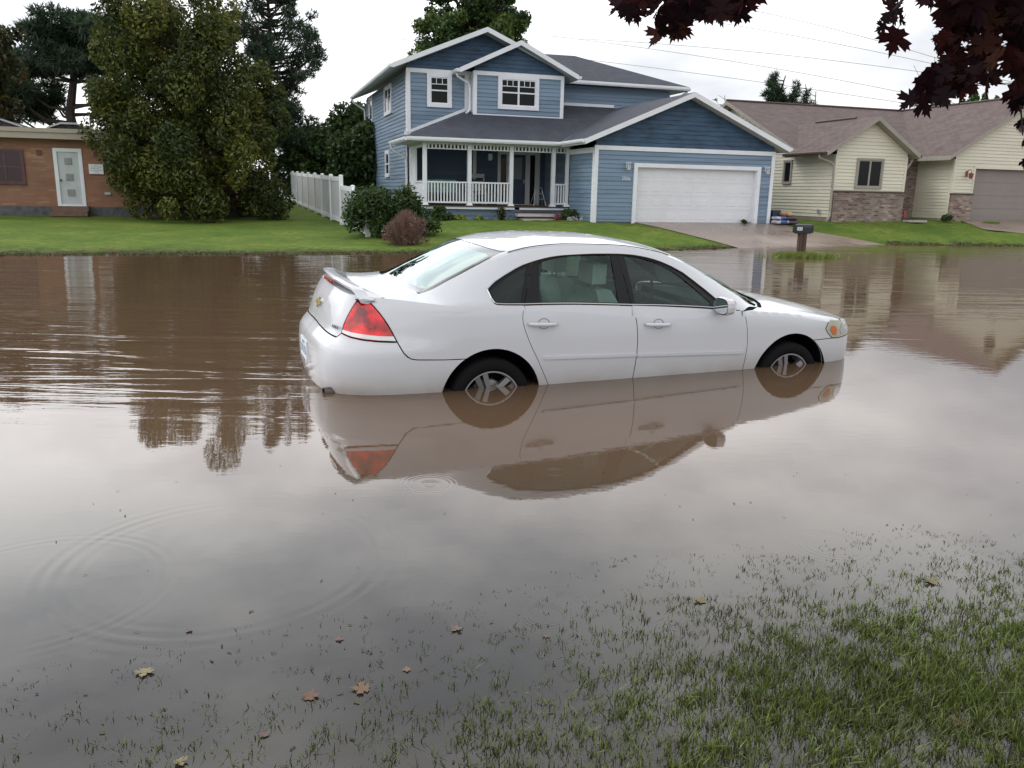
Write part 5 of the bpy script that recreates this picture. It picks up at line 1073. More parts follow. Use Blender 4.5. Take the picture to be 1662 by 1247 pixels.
M['pine'] = leafmat('pine_needle', [(0, (.016, .030, .020)), (.5, (.036, .062, .038)), (1, (.075, .110, .058))], .1)
M['dark_leaf'] = leafmat('dark_leaf', [(0, (.020, .040, .012)), (.5, (.052, .094, .025)), (1, (.12, .18, .05))])
M['mid_leaf'] = leafmat('mid_leaf', [(0, (.022, .045, .014)), (.5, (.050, .090, .024)), (.85, (.09, .14, .035)), (1, (.20, .24, .05))])
M['spruce'] = leafmat('spruce_needle', [(0, (.020, .038, .024)), (.5, (.040, .070, .040)), (1, (.08, .115, .065))], .1)
M['arb'] = leafmat('arborvitae_leaf', [(0, (.018, .045, .010)), (.5, (.035, .085, .016)), (1, (.065, .13, .03))], .15)
M['rusty'] = leafmat('rusty_leaf', [(0, (.02, .028, .010)), (.6, (.045, .050, .016)), (1, (.15, .075, .022))])
M['brown_twig'] = leafmat('brown_shrub_leaf', [(0, (.07, .045, .035)), (.5, (.20, .12, .10)), (1, (.40, .25, .21))])
M['hosta'] = leafmat('hosta_leaf', [(0, (.10, .14, .02)), (1, (.36, .42, .09))]); M['petal'] = leafmat('white_petal', [(0, (.5, .5, .48)), (1, (.8, .8, .78))]); M['pinkp'] = leafmat('pink_petal', [(0, (.25, .07, .09)), (1, (.45, .2, .22))])
M['purple'] = leafmat('purple_maple_leaf', [(0, (.006, .002, .004)), (.5, (.016, .004, .006)), (.85, (.036, .008, .007)), (1, (.05, .022, .008))], .42, 1.0)
def cloud(lobes, n, size, thick=.3, aspect=1.6, upbias=.15, tipbright=.45, seed=0, flat=0, spread=.55):
    r = np.random.default_rng(seed); L = np.array(lobes, float)        # cx cy cz rx ry rz tint
    w = L[:, 3] * L[:, 5]; k = r.choice(len(L), n, p=w / w.sum()); d = r.normal(size=(n, 3)); d /= np.linalg.norm(d, axis=1, keepdims=True)
    rad = 1 - np.abs(r.normal(size=n)) * thick; rad = np.clip(rad, .1, 1.12); C_ = L[k, :3] + d * L[k, 3:6] * rad[:, None]
    nn = d * spread + r.normal(size=(n, 3)) * .6 + [0, 0, upbias]; nn /= np.linalg.norm(nn, axis=1, keepdims=True)
    t = np.cross(nn, r.normal(size=(n, 3))); t /= np.linalg.norm(t, axis=1, keepdims=True); b = np.cross(nn, t)
    s = size * r.uniform(.55, 1.3, n)[:, None]; V = np.stack([C_ - t * s * aspect / 2, C_ + b * s / 2 + t * s * .1, C_ + t * s * aspect / 2, C_ - b * s / 2 + t * s * .1], 1).reshape(-1, 3)
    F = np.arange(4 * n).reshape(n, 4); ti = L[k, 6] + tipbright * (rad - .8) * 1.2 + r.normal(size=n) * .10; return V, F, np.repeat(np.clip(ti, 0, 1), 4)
def needles(lobes, n, size, seed=0, per=5):
    r = np.random.default_rng(seed); L = np.array(lobes, float); w = L[:, 3] * L[:, 3]; k = r.choice(len(L), n, p=w / w.sum()); d = r.normal(size=(n, 3)); d /= np.linalg.norm(d, axis=1, keepdims=True)
    rad = np.clip(1 - np.abs(r.normal(size=n)) * .35, .1, 1.1); C_ = L[k, :3] + d * L[k, 3:6] * rad[:, None]; Vs, Ts = [], []
    for q in range(per):
        v = d * .5 + r.normal(size=(n, 3)) * .65 + [0, 0, .35]; v /= np.linalg.norm(v, axis=1, keepdims=True); s = np.cross(v, r.normal(size=(n, 3))); s /= np.linalg.norm(s, axis=1, keepdims=True); l = size * r.uniform(.6, 1.25, n)[:, None]
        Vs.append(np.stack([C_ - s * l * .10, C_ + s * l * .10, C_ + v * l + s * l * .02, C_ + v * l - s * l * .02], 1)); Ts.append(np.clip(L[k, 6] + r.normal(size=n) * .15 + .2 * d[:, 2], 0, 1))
    V = np.concatenate(Vs).reshape(-1, 3); return V, np.arange(len(V)).reshape(-1, 4), np.repeat(np.concatenate(Ts), 4)
def fill(poly, Y, depth, rm, n, seed, flat=1., tint=(.25, .65), jr=.35):   # lobes filling the outline a crown shows from the street
    r = np.random.default_rng(seed); P = np.array(poly, float); lo, hi = P.min(0), P.max(0); out = []; k = FPX / Y; c = (lo + hi) / 2; tries = 0
    while len(out) < n and tries < 6000:
        tries += 1; q = lo + r.random(2) * (hi - lo); R = rm * r.uniform(1 - jr, 1 + jr); ok = True
        for (dx, dy) in ((.8, 0), (-.8, 0), (0, .8 * flat), (0, -.8 * flat)):
            if not inpoly([(q[0] + dx * R * k, q[1] + dy * R * k)], poly)[0]: ok = False; break
        if not ok: continue
        e = math.sqrt(max(.05, 1 - ((q[0] - c[0]) / ((hi[0] - lo[0]) / 2 + 1)) ** 2)); yy = Y + r.uniform(-1, 1) * depth * e
        p = at(q[0], q[1], Y); p = np.array([p[0], p[1] + (yy - Y), p[2]]); out.append([*p, R, R, R * flat, r.uniform(*tint)])
    return out
def trunk(mb, path, r0, r1): mb.tube(path, list(np.linspace(r0, r1, len(path))), 8)
def branches(mb, base, lobes, r0, r1, k=1.0, seed=0, frac=1.0):
    r = random.Random(seed)
    for L in lobes:
        if r.random() > frac: continue
        a = Vector(base(L)); b = Vector(L[:3]); m = (a + b) / 2 + Vector((r.uniform(-.2, .2), r.uniform(-.2, .2), -.15 * (b - a).length)); mb.tube([a, m, b], [r0, (r0 + r1) / 2, r1], 5, cap=False)
def tree(name, label, lobes, mat, x, y, n, size, cat='tree', tr=.16, top=None, gen='leaf', group=None, seed=1, bfrac=.6, wander=.2, two=False, **kw):
    zb = float(Gxy(x, y)) - .05; E = empty(name, (x, y, zb), 0, label, cat, group); L = [[l[0] - x, l[1] - y, l[2] - zb, *l[3:]] for l in lobes]
    zt = max(l[2] for l in L) if top is None else top - zb; mb = MB(); r = random.Random(seed)
    path = [(r.uniform(-wander, wander) * t, r.uniform(-wander, wander) * t, zt * t) for t in (0, .15, .3, .5, .7, .88, 1)]; path[0] = (0, 0, 0); trunk(mb, path, tr, tr * .18)
    def base(l):
        t = min(.96, max(.12, (l[2] - .45 * math.hypot(l[0], l[1])) / zt)); ts = (0, .15, .3, .5, .7, .88, 1); return tuple(np.interp(t, ts, [p[i] for p in path]) for i in range(3))
    branches(mb, base, L, tr * .28, tr * .06, seed=seed, frac=bfrac); mb.build('trunk', M['bark'], E)
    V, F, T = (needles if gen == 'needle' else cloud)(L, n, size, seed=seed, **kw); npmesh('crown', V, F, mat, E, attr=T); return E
def wy(a, b): p = W(a, b); return p[0], p[1]
# big bushy evergreen
x, y = wy(-13.9, 6.2)
pl_ = [(203, 372), (200, 335), (186, 300), (168, 268), (150, 230), (146, 190), (156, 150), (150, 112), (170, 92), (185, 45), (208, 22), (232, -30), (262, -34), (280, 10), (296, 28), (312, 0), (325, -42), (362, -48), (390, 5), (392, 60), (412, 95), (436, 130), (446, 165), (458, 200), (458, 240), (466, 285), (472, 330), (474, 374), (350, 378), (250, 374)]
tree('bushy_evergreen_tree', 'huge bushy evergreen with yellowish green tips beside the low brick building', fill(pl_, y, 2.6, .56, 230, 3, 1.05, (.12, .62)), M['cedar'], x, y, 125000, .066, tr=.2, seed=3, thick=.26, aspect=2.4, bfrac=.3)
# pines behind the brick building
def bgtree(px_, Y, *a, **k): p = at(px_, 312, Y); return tree(*a[:2], a[2], a[3], p[0], p[1], *a[4:], **k)
bgtree(131, 42, 'pine_tree', 'dark spreading pine with bare trunk showing, behind the low brick building', fill([(20, 118), (40, 88), (66, 82), (72, 48), (100, 44), (112, 14), (140, 16), (158, 40), (185, 12), (205, 20), (210, 120), (180, 128), (120, 118), (60, 130)], 42, 2.5, .75, 60, 5, .55) + fill([(0, 150), (20, 118), (80, 122), (84, 150), (60, 190), (0, 196)], 42, 2, .7, 22, 6, .5) + fill([(150, 130), (205, 120), (205, 200), (160, 200)], 42, 2, .6, 8, 7, .5), M['pine'], 15000, .30, gen='needle', tr=.38, seed=5, bfrac=.55, wander=.3)
bgtree(10, 50, 'pine_tree', 'dark pine cut by the left edge of the photo, behind the brick roof', fill([(-60, 200), (-60, 90), (-10, 60), (12, 68), (30, 85), (38, 110), (30, 150), (60, 200)], 50, 3, 1.0, 40, 8, .6), M['pine'], 8000, .4, gen='needle', tr=.3, seed=8)
bgtree(-8, 30, 'maple_tree', 'rusty tinted maple whose crown reaches into the left edge of the photo', fill([(-70, 205), (-60, 40), (-15, 28), (14, 38), (24, 60), (20, 100), (8, 130), (12, 170), (-5, 200)], 30, 1.6, .42, 45, 9), M['rusty'], 6000, .13, tr=.16, seed=9)
bgtree(446, 46, 'pine_tree', 'tall open pine with rounded needle tufts, right of the bushy evergreen', fill([(372, -40), (400, -70), (470, -60), (505, -10), (520, 30), (526, 70), (533, 100), (522, 132), (500, 140), (480, 150), (430, 150), (395, 120), (370, 60)], 46, 2.6, .34, 150, 11, .8, (.3, .7)) + fill([(400, 150), (500, 150), (522, 200), (520, 240), (480, 262), (430, 300), (410, 250)], 46, 2.5, .8, 30, 12, .65), M['pine'], 13000, .22, gen='needle', tr=.24, seed=12, bfrac=1, wander=.5)
bgtree(505, 47, 'leafy_tree', 'dark green leafy tree overhanging the far end of the white fence', fill([(455, 330), (462, 262), (482, 240), (502, 215), (520, 208), (545, 180), (580, 168), (612, 172), (625, 330)], 47, 3, .95, 75, 14, .9, (.1, .6)), M['dark_leaf'], 40000, .17, tr=.25, seed=14, thick=.25)
bgtree(585, 40, 'leafy_tree', 'dark leafy tree close to the back corner of the blue house', fill([(535, 335), (540, 250), (560, 215), (590, 180), (640, 190), (650, 335)], 40, 1.5, .8, 40, 15, .9, (.1, .5)), M['dark_leaf'], 26000, .15, tr=.2, seed=15, thick=.25)
bgtree(765, 52, 'leafy_tree', 'tall green tree rising behind the roof of the blue house', fill([(668, 96), (672, 56), (684, 22), (705, -20), (740, -50), (790, -58), (835, -30), (858, 2), (870, 30), (866, 62), (850, 110), (700, 130)], 52, 3.4, .62, 125, 16, .8, (.2, .85)), M['mid_leaf'], 42000, .135, tr=.32, seed=16, thick=.4, bfrac=1)
def cone(px_, ytop, ybot, Y, wpx, n=16, sd=0, k=.8):
    r = random.Random(sd); out = []
    for i in range(n):
        t = (i + .5) / n
        for j in range(1 + int(4 * t)):
            a = r.uniform(0, 2 * math.pi); R = wpx * t / FPX * Y * .75; p = at(px_, ytop + (ybot - ytop) * t, Y); s = .22 + .5 * t * wpx / 40; out.append([p[0] + R * math.cos(a), p[1] + R * math.sin(a), p[2], s, s, s * .45, r.uniform(.2, .7)])
    return out
bgtree(1256, 62, 'spruce_tree', 'dark conical spruce above the left end of the brown ridge', cone(1256, 120, 230, 62, 40, 18, 1), M['spruce'], 5200, .34, gen='needle', tr=.2, seed=21, bfrac=1)
bgtree(1291, 62, 'spruce_tree', 'thin open spruce tip just right of the dark conical spruce', cone(1291, 132, 230, 62, 24, 14, 2), M['spruce'], 1500, .30, gen='needle', tr=.12, seed=22, bfrac=1)
bgtree(1311, 62, 'spruce_tree', 'shortest spruce tip over the brown ridge, rightmost of the three spruces', cone(1311, 145, 230, 62, 24, 12, 3), M['spruce'], 1300, .30, gen='needle', tr=.12, seed=23, bfrac=1)
bgtree(1166, 60, 'bare_tree', 'small bare twiggy treetop between the two rooflines', cone(1166, 150, 220, 60, 30, 8, 4), M['dark_leaf'], 260, .12, tr=.10, seed=24, bfrac=1)
for i, (px_, yt, wd, lb) in enumerate(((1562, 162, 13, 'small clipped arborvitae, leftmost of the row above the garage ridge'), (1580, 148, 18, 'tallest light green arborvitae in the row above the garage ridge'), (1598, 154, 13, 'arborvitae right next to the tallest one of the row'), (1617, 160, 12, 'fourth arborvitae from the left above the garage ridge'), (1634, 158, 13, 'fifth arborvitae from the left above the garage ridge'), (1652, 161, 14, 'arborvitae partly behind hanging purple leaves, rightmost of the row'))):
    Y = 60; out = []
    for t in np.linspace(0, 1, 12):
        p = at(px_, yt + 6 + t * 90, Y); s = wd / FPX * Y * (.35 + .65 * min(1, t * 4)) * .8; out.append([p[0], p[1], p[2], s, s, .45, .5 - .1 * (i % 3)])
    bgtree(px_, Y, 'arborvitae', lb, out, M['arb'], 2600, .16, tr=.08, group='arborvitae row behind the ranch house', seed=30 + i, thick=.12, bfrac=.2)
for i, (px_, yt) in enumerate(((1492, 168), (1518, 160), (1540, 172))):
    bgtree(px_, 64, 'spruce_tree', ('low spruce top left of the arborvitae row', 'thin spruce spike between leaves and the garage ridge', 'small spruce top touching the arborvitae row')[i], cone(px_, yt, 230, 64, 26, 10, 40 + i), M['spruce'], 1300, .32, gen='needle', tr=.1, seed=44 + i, bfrac=1)
# shrubs at the fence end
x, y = wy(-8.6, -2.4)
lobes = fill([(548, 356), (556, 325), (574, 306), (612, 303), (640, 296), (668, 300), (690, 325), (708, 345), (716, 368), (700, 388), (650, 394), (606, 391), (572, 372)], y, .8, .26, 80, 50, 1, (.15, .6))
sh_ = tree('dark_shrub', 'large dark green shrub hiding the front end of the white fence', lobes, M['dark_leaf'], x, y, 17000, .05, cat='shrub', tr=.035, seed=50, thick=.5, aspect=2.2)
def wand(n, px0, px1, yb, yt, Y, seed, lean=.25):
    r = np.random.default_rng(seed); V = []; T = []
    for i in range(n):
        q = r.normal() * .5; px_ = (px0 + px1) / 2 + np.clip(q, -1, 1) * (px1 - px0) / 2 * .6; b = at((px0 + px1) / 2 + (px_ - (px0 + px1) / 2) * .35, yb, Y); top = yt + (abs(q) ** 1.6) * (yb - yt) * .45 + r.uniform(0, (yb - yt) * .5); t = at(px_ + q * 6, top, Y); dy = r.normal() * .25; w_ = .006
        p0 = np.array(b) + [0, dy * .4, 0]; p2 = np.array(t) + [0, dy, 0]; p1 = (p0 + p2) / 2 + [r.normal() * .03, 0, .02]; s = np.array([1, 0, 0]) * w_
        V += [p0 - s, p0 + s, p1 + s, p1 - s, p1 - s, p1 + s, p2 + s * .3, p2 - s * .3]; T += [r.uniform(.2, .6)] * 8
    return np.array(V), np.arange(len(V)).reshape(-1, 4), np.array(T)
x, y = wy(-8.75, -4.55)
E = empty('brown_shrub', (x, y, 0), 0, 'pinkish brown feathery shrub at the water side of the dark green shrub', 'shrub')
V, F, T = wand(1500, 612, 706, 403, 338, y, 60); V = V - [x, y, 0]; npmesh('stem', V, F, M['brown_twig'], E, attr=T)
lb = fill([(618, 403), (612, 380), (622, 362), (640, 352), (662, 346), (688, 352), (700, 372), (702, 392), (694, 405)], y, .4, .13, 34, 61, 1.1, (.3, .8)); lb = [[l[0] - x, l[1] - y, l[2], *l[3:]] for l in lb]; V, F, T = cloud(lb, 2600, .024, seed=61, thick=.7, aspect=2.8, spread=.1); npmesh('foliage', V, F, M['brown_twig'], E, attr=T)
lowf = lambda nm, lab, px0, px1, y0, y1, a, b, mat, n, s, r_, sd, cat='plant', asp=1.8: tree(nm, lab, fill([(px0, y1), (px0 + 2, y0 + 3), ((px0 + px1) / 2, y0), (px1 - 2, y0 + 3), (px1, y1)], wy(a, b)[1], .25, r_, 16, sd, .9), mat, *wy(a, b), n, s, cat=cat, tr=.012, seed=sd, thick=.4, aspect=asp)
lowf('green_shrub', 'bright green bush in front of the left end of the porch', 697, 728, 333, 362, -6.4, 1.4, M['mid_leaf'], 2600, .05, .16, 70, 'shrub')
lowf('green_shrub', 'second low green bush in the porch bed, right of the first', 722, 738, 345, 361, -5.95, 1.5, M['mid_leaf'], 900, .05, .12, 71, 'shrub')
lowf('hosta', 'yellow green hosta under the left porch railing, the larger one', 732, 757, 349, 360, -5.3, 1.6, M['hosta'], 420, .09, .10, 72); lowf('hosta', 'smaller yellow green hosta under the middle of the porch', 770, 786, 350, 359, -4.6, 1.7, M['hosta'], 260, .08, .08, 73)
lowf('rose_bush', 'thin rose bush growing against the porch skirt left of the steps', 806, 822, 333, 358, -3.95, 1.75, M['rusty'], 420, .06, .12, 74); lowf('green_shrub', 'rounded green bush between the porch steps and the garage corner', 910, 944, 339, 357, -1.75, 1.5, M['mid_leaf'], 2400, .06, .16, 75, 'shrub')
lowf('white_flowers', 'bed of white flowers at the foot of the garage corner', 918, 960, 349, 361, -1.5, .9, M['petal'], 260, .05, .09, 76, 'flowers', 1.1); lowf('pink_flowers', 'pinkish flowers just right of the porch steps', 896, 914, 346, 358, -2.3, 1.4, M['pinkp'], 280, .05, .09, 77, 'flowers', 1.1)
lowf('potted_plant', 'small dark plant in a pot at the corner beside the taupe garage door', 1528, 1544, 348, 358, 13.35, -.35, M['dark_leaf'], 500, .07, .10, 78); lowf('weed', 'tiny weed growing at the foot of the white garage door', 1204, 1213, 355, 363, 4.35, -.15, M['dark_leaf'], 120, .05, .05, 79)
# ---------------------------------------------------------------- grass that stands out of the water
def blades(cx, cy, cz, n, h, wd, spread, lean, seed, tint=(.2, .8)):
    r = np.random.default_rng(seed); N_ = len(cx) * n; X = np.repeat(cx, n) + r.normal(size=N_) * spread; Y = np.repeat(cy, n) + r.normal(size=N_) * spread; Z = np.repeat(cz, n); H = np.repeat(h, n) * r.uniform(.45, 1.15, N_)
    a = r.uniform(0, 2 * np.pi, N_); l = np.abs(r.normal(size=N_)) * lean * H; dx, dy = np.cos(a) * l, np.sin(a) * l; b = r.uniform(0, 2 * np.pi, N_); w_ = wd * r.uniform(.6, 1.3, N_); sx, sy = np.cos(b) * w_, np.sin(b) * w_; P0 = np.stack([X, Y, Z], 1); S_ = np.stack([sx, sy, 0 * sx], 1)
    P1 = P0 + np.stack([dx * .3, dy * .3, H * .55], 1); P2 = P0 + np.stack([dx, dy, H], 1); V = np.stack([P0 - S_, P0 + S_, P1 + S_ * .8, P1 - S_ * .8, P1 - S_ * .8, P1 + S_ * .8, P2 + S_ * .12, P2 - S_ * .12], 1).reshape(-1, 3)
    return V, np.arange(len(V)).reshape(-1, 4), np.repeat(r.uniform(*tint, N_), 8)
M['grass'] = leafmat('wet_grass', [(0, (.020, .018, .008)), (.25, (.065, .075, .020)), (.6, (.135, .180, .040)), (1, (.26, .33, .085))], .3, .4)
L1 = np.array([(-3, 1.9), (-1.57, 2.25), (-1.16, 2.41), (-.7, 2.62), (-.06, 2.80), (.45, 3.14), (1.14, 3.29), (1.78, 3.53), (2.31, 3.45), (3.4, 3.6)]); L2 = np.array([(-3, 1.0), (-1.4, 1.40), (-1.0, 1.62), (-.51, 1.84), (-.21, 2.03), (.15, 2.22), (.48, 2.46), (.83, 2.62), (1.36, 2.84), (2.02, 2.93), (3.4, 3.0)])
r = np.random.default_rng(5); n = 95000; X = r.uniform(-2.4, 3.3, n); Y = r.uniform(1.15, 3.7, n); y1 = np.interp(X, L1[:, 0], L1[:, 1]); y2 = np.interp(X, L2[:, 0], L2[:, 1])
pn = np.sin(X * 7.3 + 2 * np.sin(Y * 5.1)) * np.sin(Y * 8.7 + 1.7 * np.sin(X * 6.2)) * .5 + .5; pn2 = np.sin(X * 17 + 3 * np.sin(Y * 13)) * np.sin(Y * 19 + 2 * np.sin(X * 15)) * .5 + .5
t = np.clip((y1 - Y) / (y1 - y2), 0, 3); dens = np.where(t <= 0, 0, np.where(t < 1, .060 + .15 * t ** 1.7, .185 + .62 * np.clip((t - 1) * 1.1, 0, 1))) * (.30 + .9 * pn) * (.45 + .75 * pn2) * np.where(t < 1.15, np.clip(.8 + .2 * X, .7, 1.1), np.clip(.70 + .24 * X, .50, 1.0))
k = r.random(n) < dens; X, Y, t = X[k], Y[k], t[k]; far = np.clip(t, 0, 1.6)
V, F, T = blades(X, Y, np.full(len(X), -.012), 8, .016 + .017 * far * r.uniform(.5, 1.25, len(X)), .0019, .011, .65, 6, (.05, .95)); T = np.clip(T * np.repeat(np.repeat(.30 + .46 * np.clip(far, 0, 1.2) + .12 * (np.sin(X * 4 + 2 * np.sin(Y * 3))), 8), 8), 0, 1)
tag(npmesh('flooded_grass', V, F, M['grass'], attr=T), 'green lawn grass poking out of the shallow water in the foreground', 'grass', kind='stuff')
r = np.random.default_rng(8); n = 700; X = r.normal(7.25, .38, n); Y = r.normal(20.75, .16, n); V, F, T = blades(X, Y, np.full(n, -.03), 4, np.full(n, .17), .006, .02, .8, 9, (.5, 1)); tag(npmesh('grass_tuft', V, F, M['grass'], attr=T), 'yellow green tuft of long grass around the foot of the mailbox post', 'grass', kind='stuff')
# fringe of longer blades along the far shore
r = np.random.default_rng(10); n = 6500; A = r.uniform(-26, 14.5, n); bs = np.interp(A, bsA, bsB); B = bs + np.abs(r.normal(size=n)) * .35 - .12; k = (B > bs - .25) & ~((A > .7) & (A < 7.9) ); A, B = A[k], B[k]; Z = Gab(A, B); XY = (A[:, None] + OA) * UU[:2] + (B[:, None] + OB) * VV[:2]
V, F, T = blades(XY[:, 0], XY[:, 1], Z, 4, np.full(len(A), .032), .006, .06, .8, 12, (.35, 1)); tag(npmesh('shore_grass', V, F, M['shoregrass'] if 'shoregrass' in M else M['mid_leaf'], attr=T), 'short grass blades along the far edge of the flood', 'grass', kind='stuff')
r = np.random.default_rng(31); n = 2600; A = r.uniform(-26, 14.5, n); bs = np.interp(A, bsA, bsB); B = bs + r.normal(size=n) * .16 + .10 + .08 * np.sin(A * 3.1); k = ~((A > .7) & (A < 7.9)); A, B = A[k], B[k]; Z = np.maximum(Gab(A, B), 0) + .012; XY = (A[:, None] + OA) * UU[:2] + (B[:, None] + OB) * VV[:2]
c = np.concatenate([XY, Z[:, None]], 1); n = len(c); a = r.uniform(0, 6.28, n); l = r.uniform(.01, .06, n); w_ = r.uniform(.006, .018, n); u = np.stack([np.cos(a) * l, np.sin(a) * l, 0 * a], 1); v = np.stack([-np.sin(a) * w_, np.cos(a) * w_, r.uniform(0, .02, n)], 1)
V = np.stack([c - u - v, c + u - v, c + u + v, c - u + v], 1).reshape(-1, 3); tag(npmesh('shore_debris', V, np.arange(len(V)).reshape(-1, 4), M['brown_twig'], attr=np.repeat(r.uniform(0, .5, n), 4)), 'line of brown litter washed up along the far edge of the flood', 'debris', kind='stuff')
# floating bits
r = np.random.default_rng(14); n = 900; X = r.uniform(-2.2, 3, n); Y = r.uniform(1.6, 4.4, n); y1 = np.interp(X, L1[:, 0], L1[:, 1]); k = r.random(n) < np.where(Y < y1, .85, .09); X, Y = X[k], Y[k]; n = len(X); a = r.uniform(0, 6.28, n); l = r.uniform(.002, .010, n); w_ = r.uniform(.001, .003, n); u = np.stack([np.cos(a) * l, np.sin(a) * l, 0 * a], 1); v = np.stack([-np.sin(a) * w_, np.cos(a) * w_, 0 * a], 1); c = np.stack([X, Y, 0 * X + .003], 1)
V = np.stack([c - u - v, c + u - v, c + u + v, c - u + v], 1).reshape(-1, 3); tag(npmesh('floating_debris', V, np.arange(len(V)).reshape(-1, 4), M['grass'], attr=np.repeat(r.uniform(0, .4, n), 4)), 'specks of dead grass and dirt floating on the near water', 'debris', kind='stuff')
# ---------------------------------------------------------------- maple leaves
HALF = [(0, -.40), (.06, -.37), (.20, -.47), (.28, -.35), (.45, -.36), (.35, -.22), (.24, -.12), (.44, -.10), (.64, -.08), (.54, .06), (.66, .20), (.50, .20), (.50, .36), (.34, .25), (.16, .06), (.17, .26), (.30, .40), (.19, .42), (.20, .58), (.09, .52), (0, .82)]
LEAF = HALF + [(-x, y) for x, y in HALF[::-1][1:-1]]
def maple_leaf(V, F, T, c, size, rot, tilt, yaw, rr, tint, curl=.25, petiole=True):
    R = Matrix.Rotation(yaw, 4, 'Z') @ Matrix.Rotation(tilt, 4, 'X') @ Matrix.Rotation(rot, 4, 'Y'); i0 = len(V); cc = Vector(c)
    def tf(x, y): z = curl * (x * x * (1.2 + .5 * math.sin(rot * 3)) + .35 * (y - .1) ** 2) - .08 * abs(x); return cc + R @ Vector((x * size, z * size * -1, y * size))
    V.append(tf(0, -.12)); T.append(tint)
    for x, y in LEAF: V.append(tf(x, -y)); T.append(tint + rr.uniform(-.05, .05))
    n = len(LEAF)
    for i in range(n): F.append((i0, i0 + 1 + i, i0 + 1 + (i + 1) % n))
    if petiole:
        j = len(V); s = size * .012; a = tf(0, .40); b = cc + R @ Vector((size * .1, size * .05, size * .95)); 
        for p in (a, b): V.append(p + Vector((s, 0, 0))); V.append(p - Vector((s, 0, 0)))
        T += [.8] * 4; F += [(j, j + 1, j + 2), (j + 1, j + 3, j + 2)]
def leafobj(name, V, F, T, mat, parent=None): return npmesh(name, np.array([tuple(v) for v in V]), np.array(F), mat, parent, False, np.array(T))
def mbranch(label, leaves, twigs, seed):
    rr = random.Random(seed); E = empty('maple_branch', tuple(at(*twigs[0][0])), 0, label, 'branch'); o = Vector(E.location); V, F, T = [], [], []
    for (px_, py_, s) in leaves:
        Y = rr.uniform(2.55, 3.35); c = at(px_, py_, Y); maple_leaf(V, F, T, Vector(c) - o, s * .88 * Y / FPX, rr.gauss(0, .6), rr.uniform(-.75, .75), rr.gauss(0, .8), rr, rr.uniform(.1, .95), rr.uniform(.2, 1.0))
    leafobj('foliage', V, F, T, M['purple'], E); tw = MB()
    for t in twigs: P = [Vector(at(*q)) - o for q in t]; tw.tube(P, list(np.linspace(.007, .0022, len(P))), 6)
    tw.build('twig', M['bark'], E)
rr = random.Random(77)
A_ = [(1004, 8, 34), (1026, 14, 36), (1012, -12, 40), (1045, -8, 40), (1072, 10, 46), (1058, -20, 44), (1090, 28, 46), (1076, 50, 42), (1106, 40, 38), (1100, 2, 50), (1128, 8, 44), (1122, -18, 50), (1150, 22, 40), (1142, 0, 44), (1170, 14, 42), (1165, -14, 46), (1192, 18, 38), (1196, -6, 44), (1216, 4, 42), (1226, -14, 40), (1180, -30, 50), (1085, -35, 56), (1140, -45, 56), (1232, -34, 40)]
A_ += [(px_ + rr.uniform(-12, 12), py_ + rr.uniform(-10, 8), s * .85) for px_, py_, s in A_ + A_]
A_ += [(rr.uniform(1060, 1300), rr.uniform(-190, -40), 50) for _ in range(70)]
mbranch('purple maple branch hanging into the top middle of the sky', A_, [[(1250, -160, 3.1), (1215, -70, 3.0), (1165, -30, 2.9), (1110, 0, 2.9), (1080, 30, 2.9)], [(1165, -30, 2.9), (1060, -20, 2.9), (1015, -8, 2.9)], [(1215, -70, 3), (1210, -20, 2.9), (1195, 5, 2.9)]], 1)
B_ = [(1445, 8, 30), (1452, 20, 32), (1440, 32, 24), (1462, 30, 24), (1433, 44, 22), (1453, 62, 50), (1452, -14, 30)]
B_ += [(rr.uniform(1440, 1520), rr.uniform(-110, -30), 40) for _ in range(16)]
mbranch('small separate sprig of purple maple leaves right of the top middle', B_, [[(1490, -60, 3), (1466, -4, 2.95), (1454, 18, 2.9), (1453, 42, 2.9)], [(1460, 8, 2.9), (1440, 28, 2.9)]], 2)
C2 = [(1536, 12, 44), (1545, 40, 46), (1532, 60, 30), (1562, 18, 52), (1588, 5, 56), (1560, 62, 46), (1575, 42, 50), (1604, 38, 54), (1628, 10, 56), (1650, 20, 56), (1600, 72, 48), (1630, 55, 54), (1655, 60, 48), (1585, 92, 46), (1612, 98, 46), (1640, 92, 44), (1658, 104, 40), (1532, 78, 24), (1548, 84, 30), (1540, 102, 40), (1524, 118, 42), (1506, 134, 44), (1488, 146, 44), (1478, 162, 34), (1500, 166, 46), (1520, 148, 44), (1540, 132, 46), (1560, 118, 44), (1582, 120, 44), (1566, 140, 40), (1604, 122, 52), (1652, 126, 46), (1648, 150, 46), (1660, 162, 40), (1510, -10, 40), (1560, -14, 60), (1610, -16, 60), (1655, -14, 60), (1680, 40, 60), (1690, 90, 60), (1680, 140, 60), (1655, 200, 18), (1662, 226, 22), (1664, 262, 18), (1700, 0, 70), (1700, 180, 60)]
C2 += [(px_ + rr.uniform(-14, 14), py_ + rr.uniform(-14, 14), s * .8) for px_, py_, s in C2 + C2 if py_ < 160]
C2 += [(rr.uniform(1560, 1850), rr.uniform(-190, 60), 52) for _ in range(110)]
mbranch('heavy bough of purple maple leaves filling the top right corner', C2, [[(1760, -60, 3.3), (1690, 0, 3.2), (1640, 40, 3.1), (1585, 80, 3.0), (1545, 120, 2.9), (1500, 150, 2.8)], [(1640, 40, 3.1), (1610, 90, 3), (1600, 120, 2.9)], [(1690, 0, 3.2), (1600, 0, 3), (1540, 20, 2.9)], [(1760, 60, 3.2), (1700, 120, 3.1), (1655, 150, 3.0), (1660, 220, 3.0)]], 3)
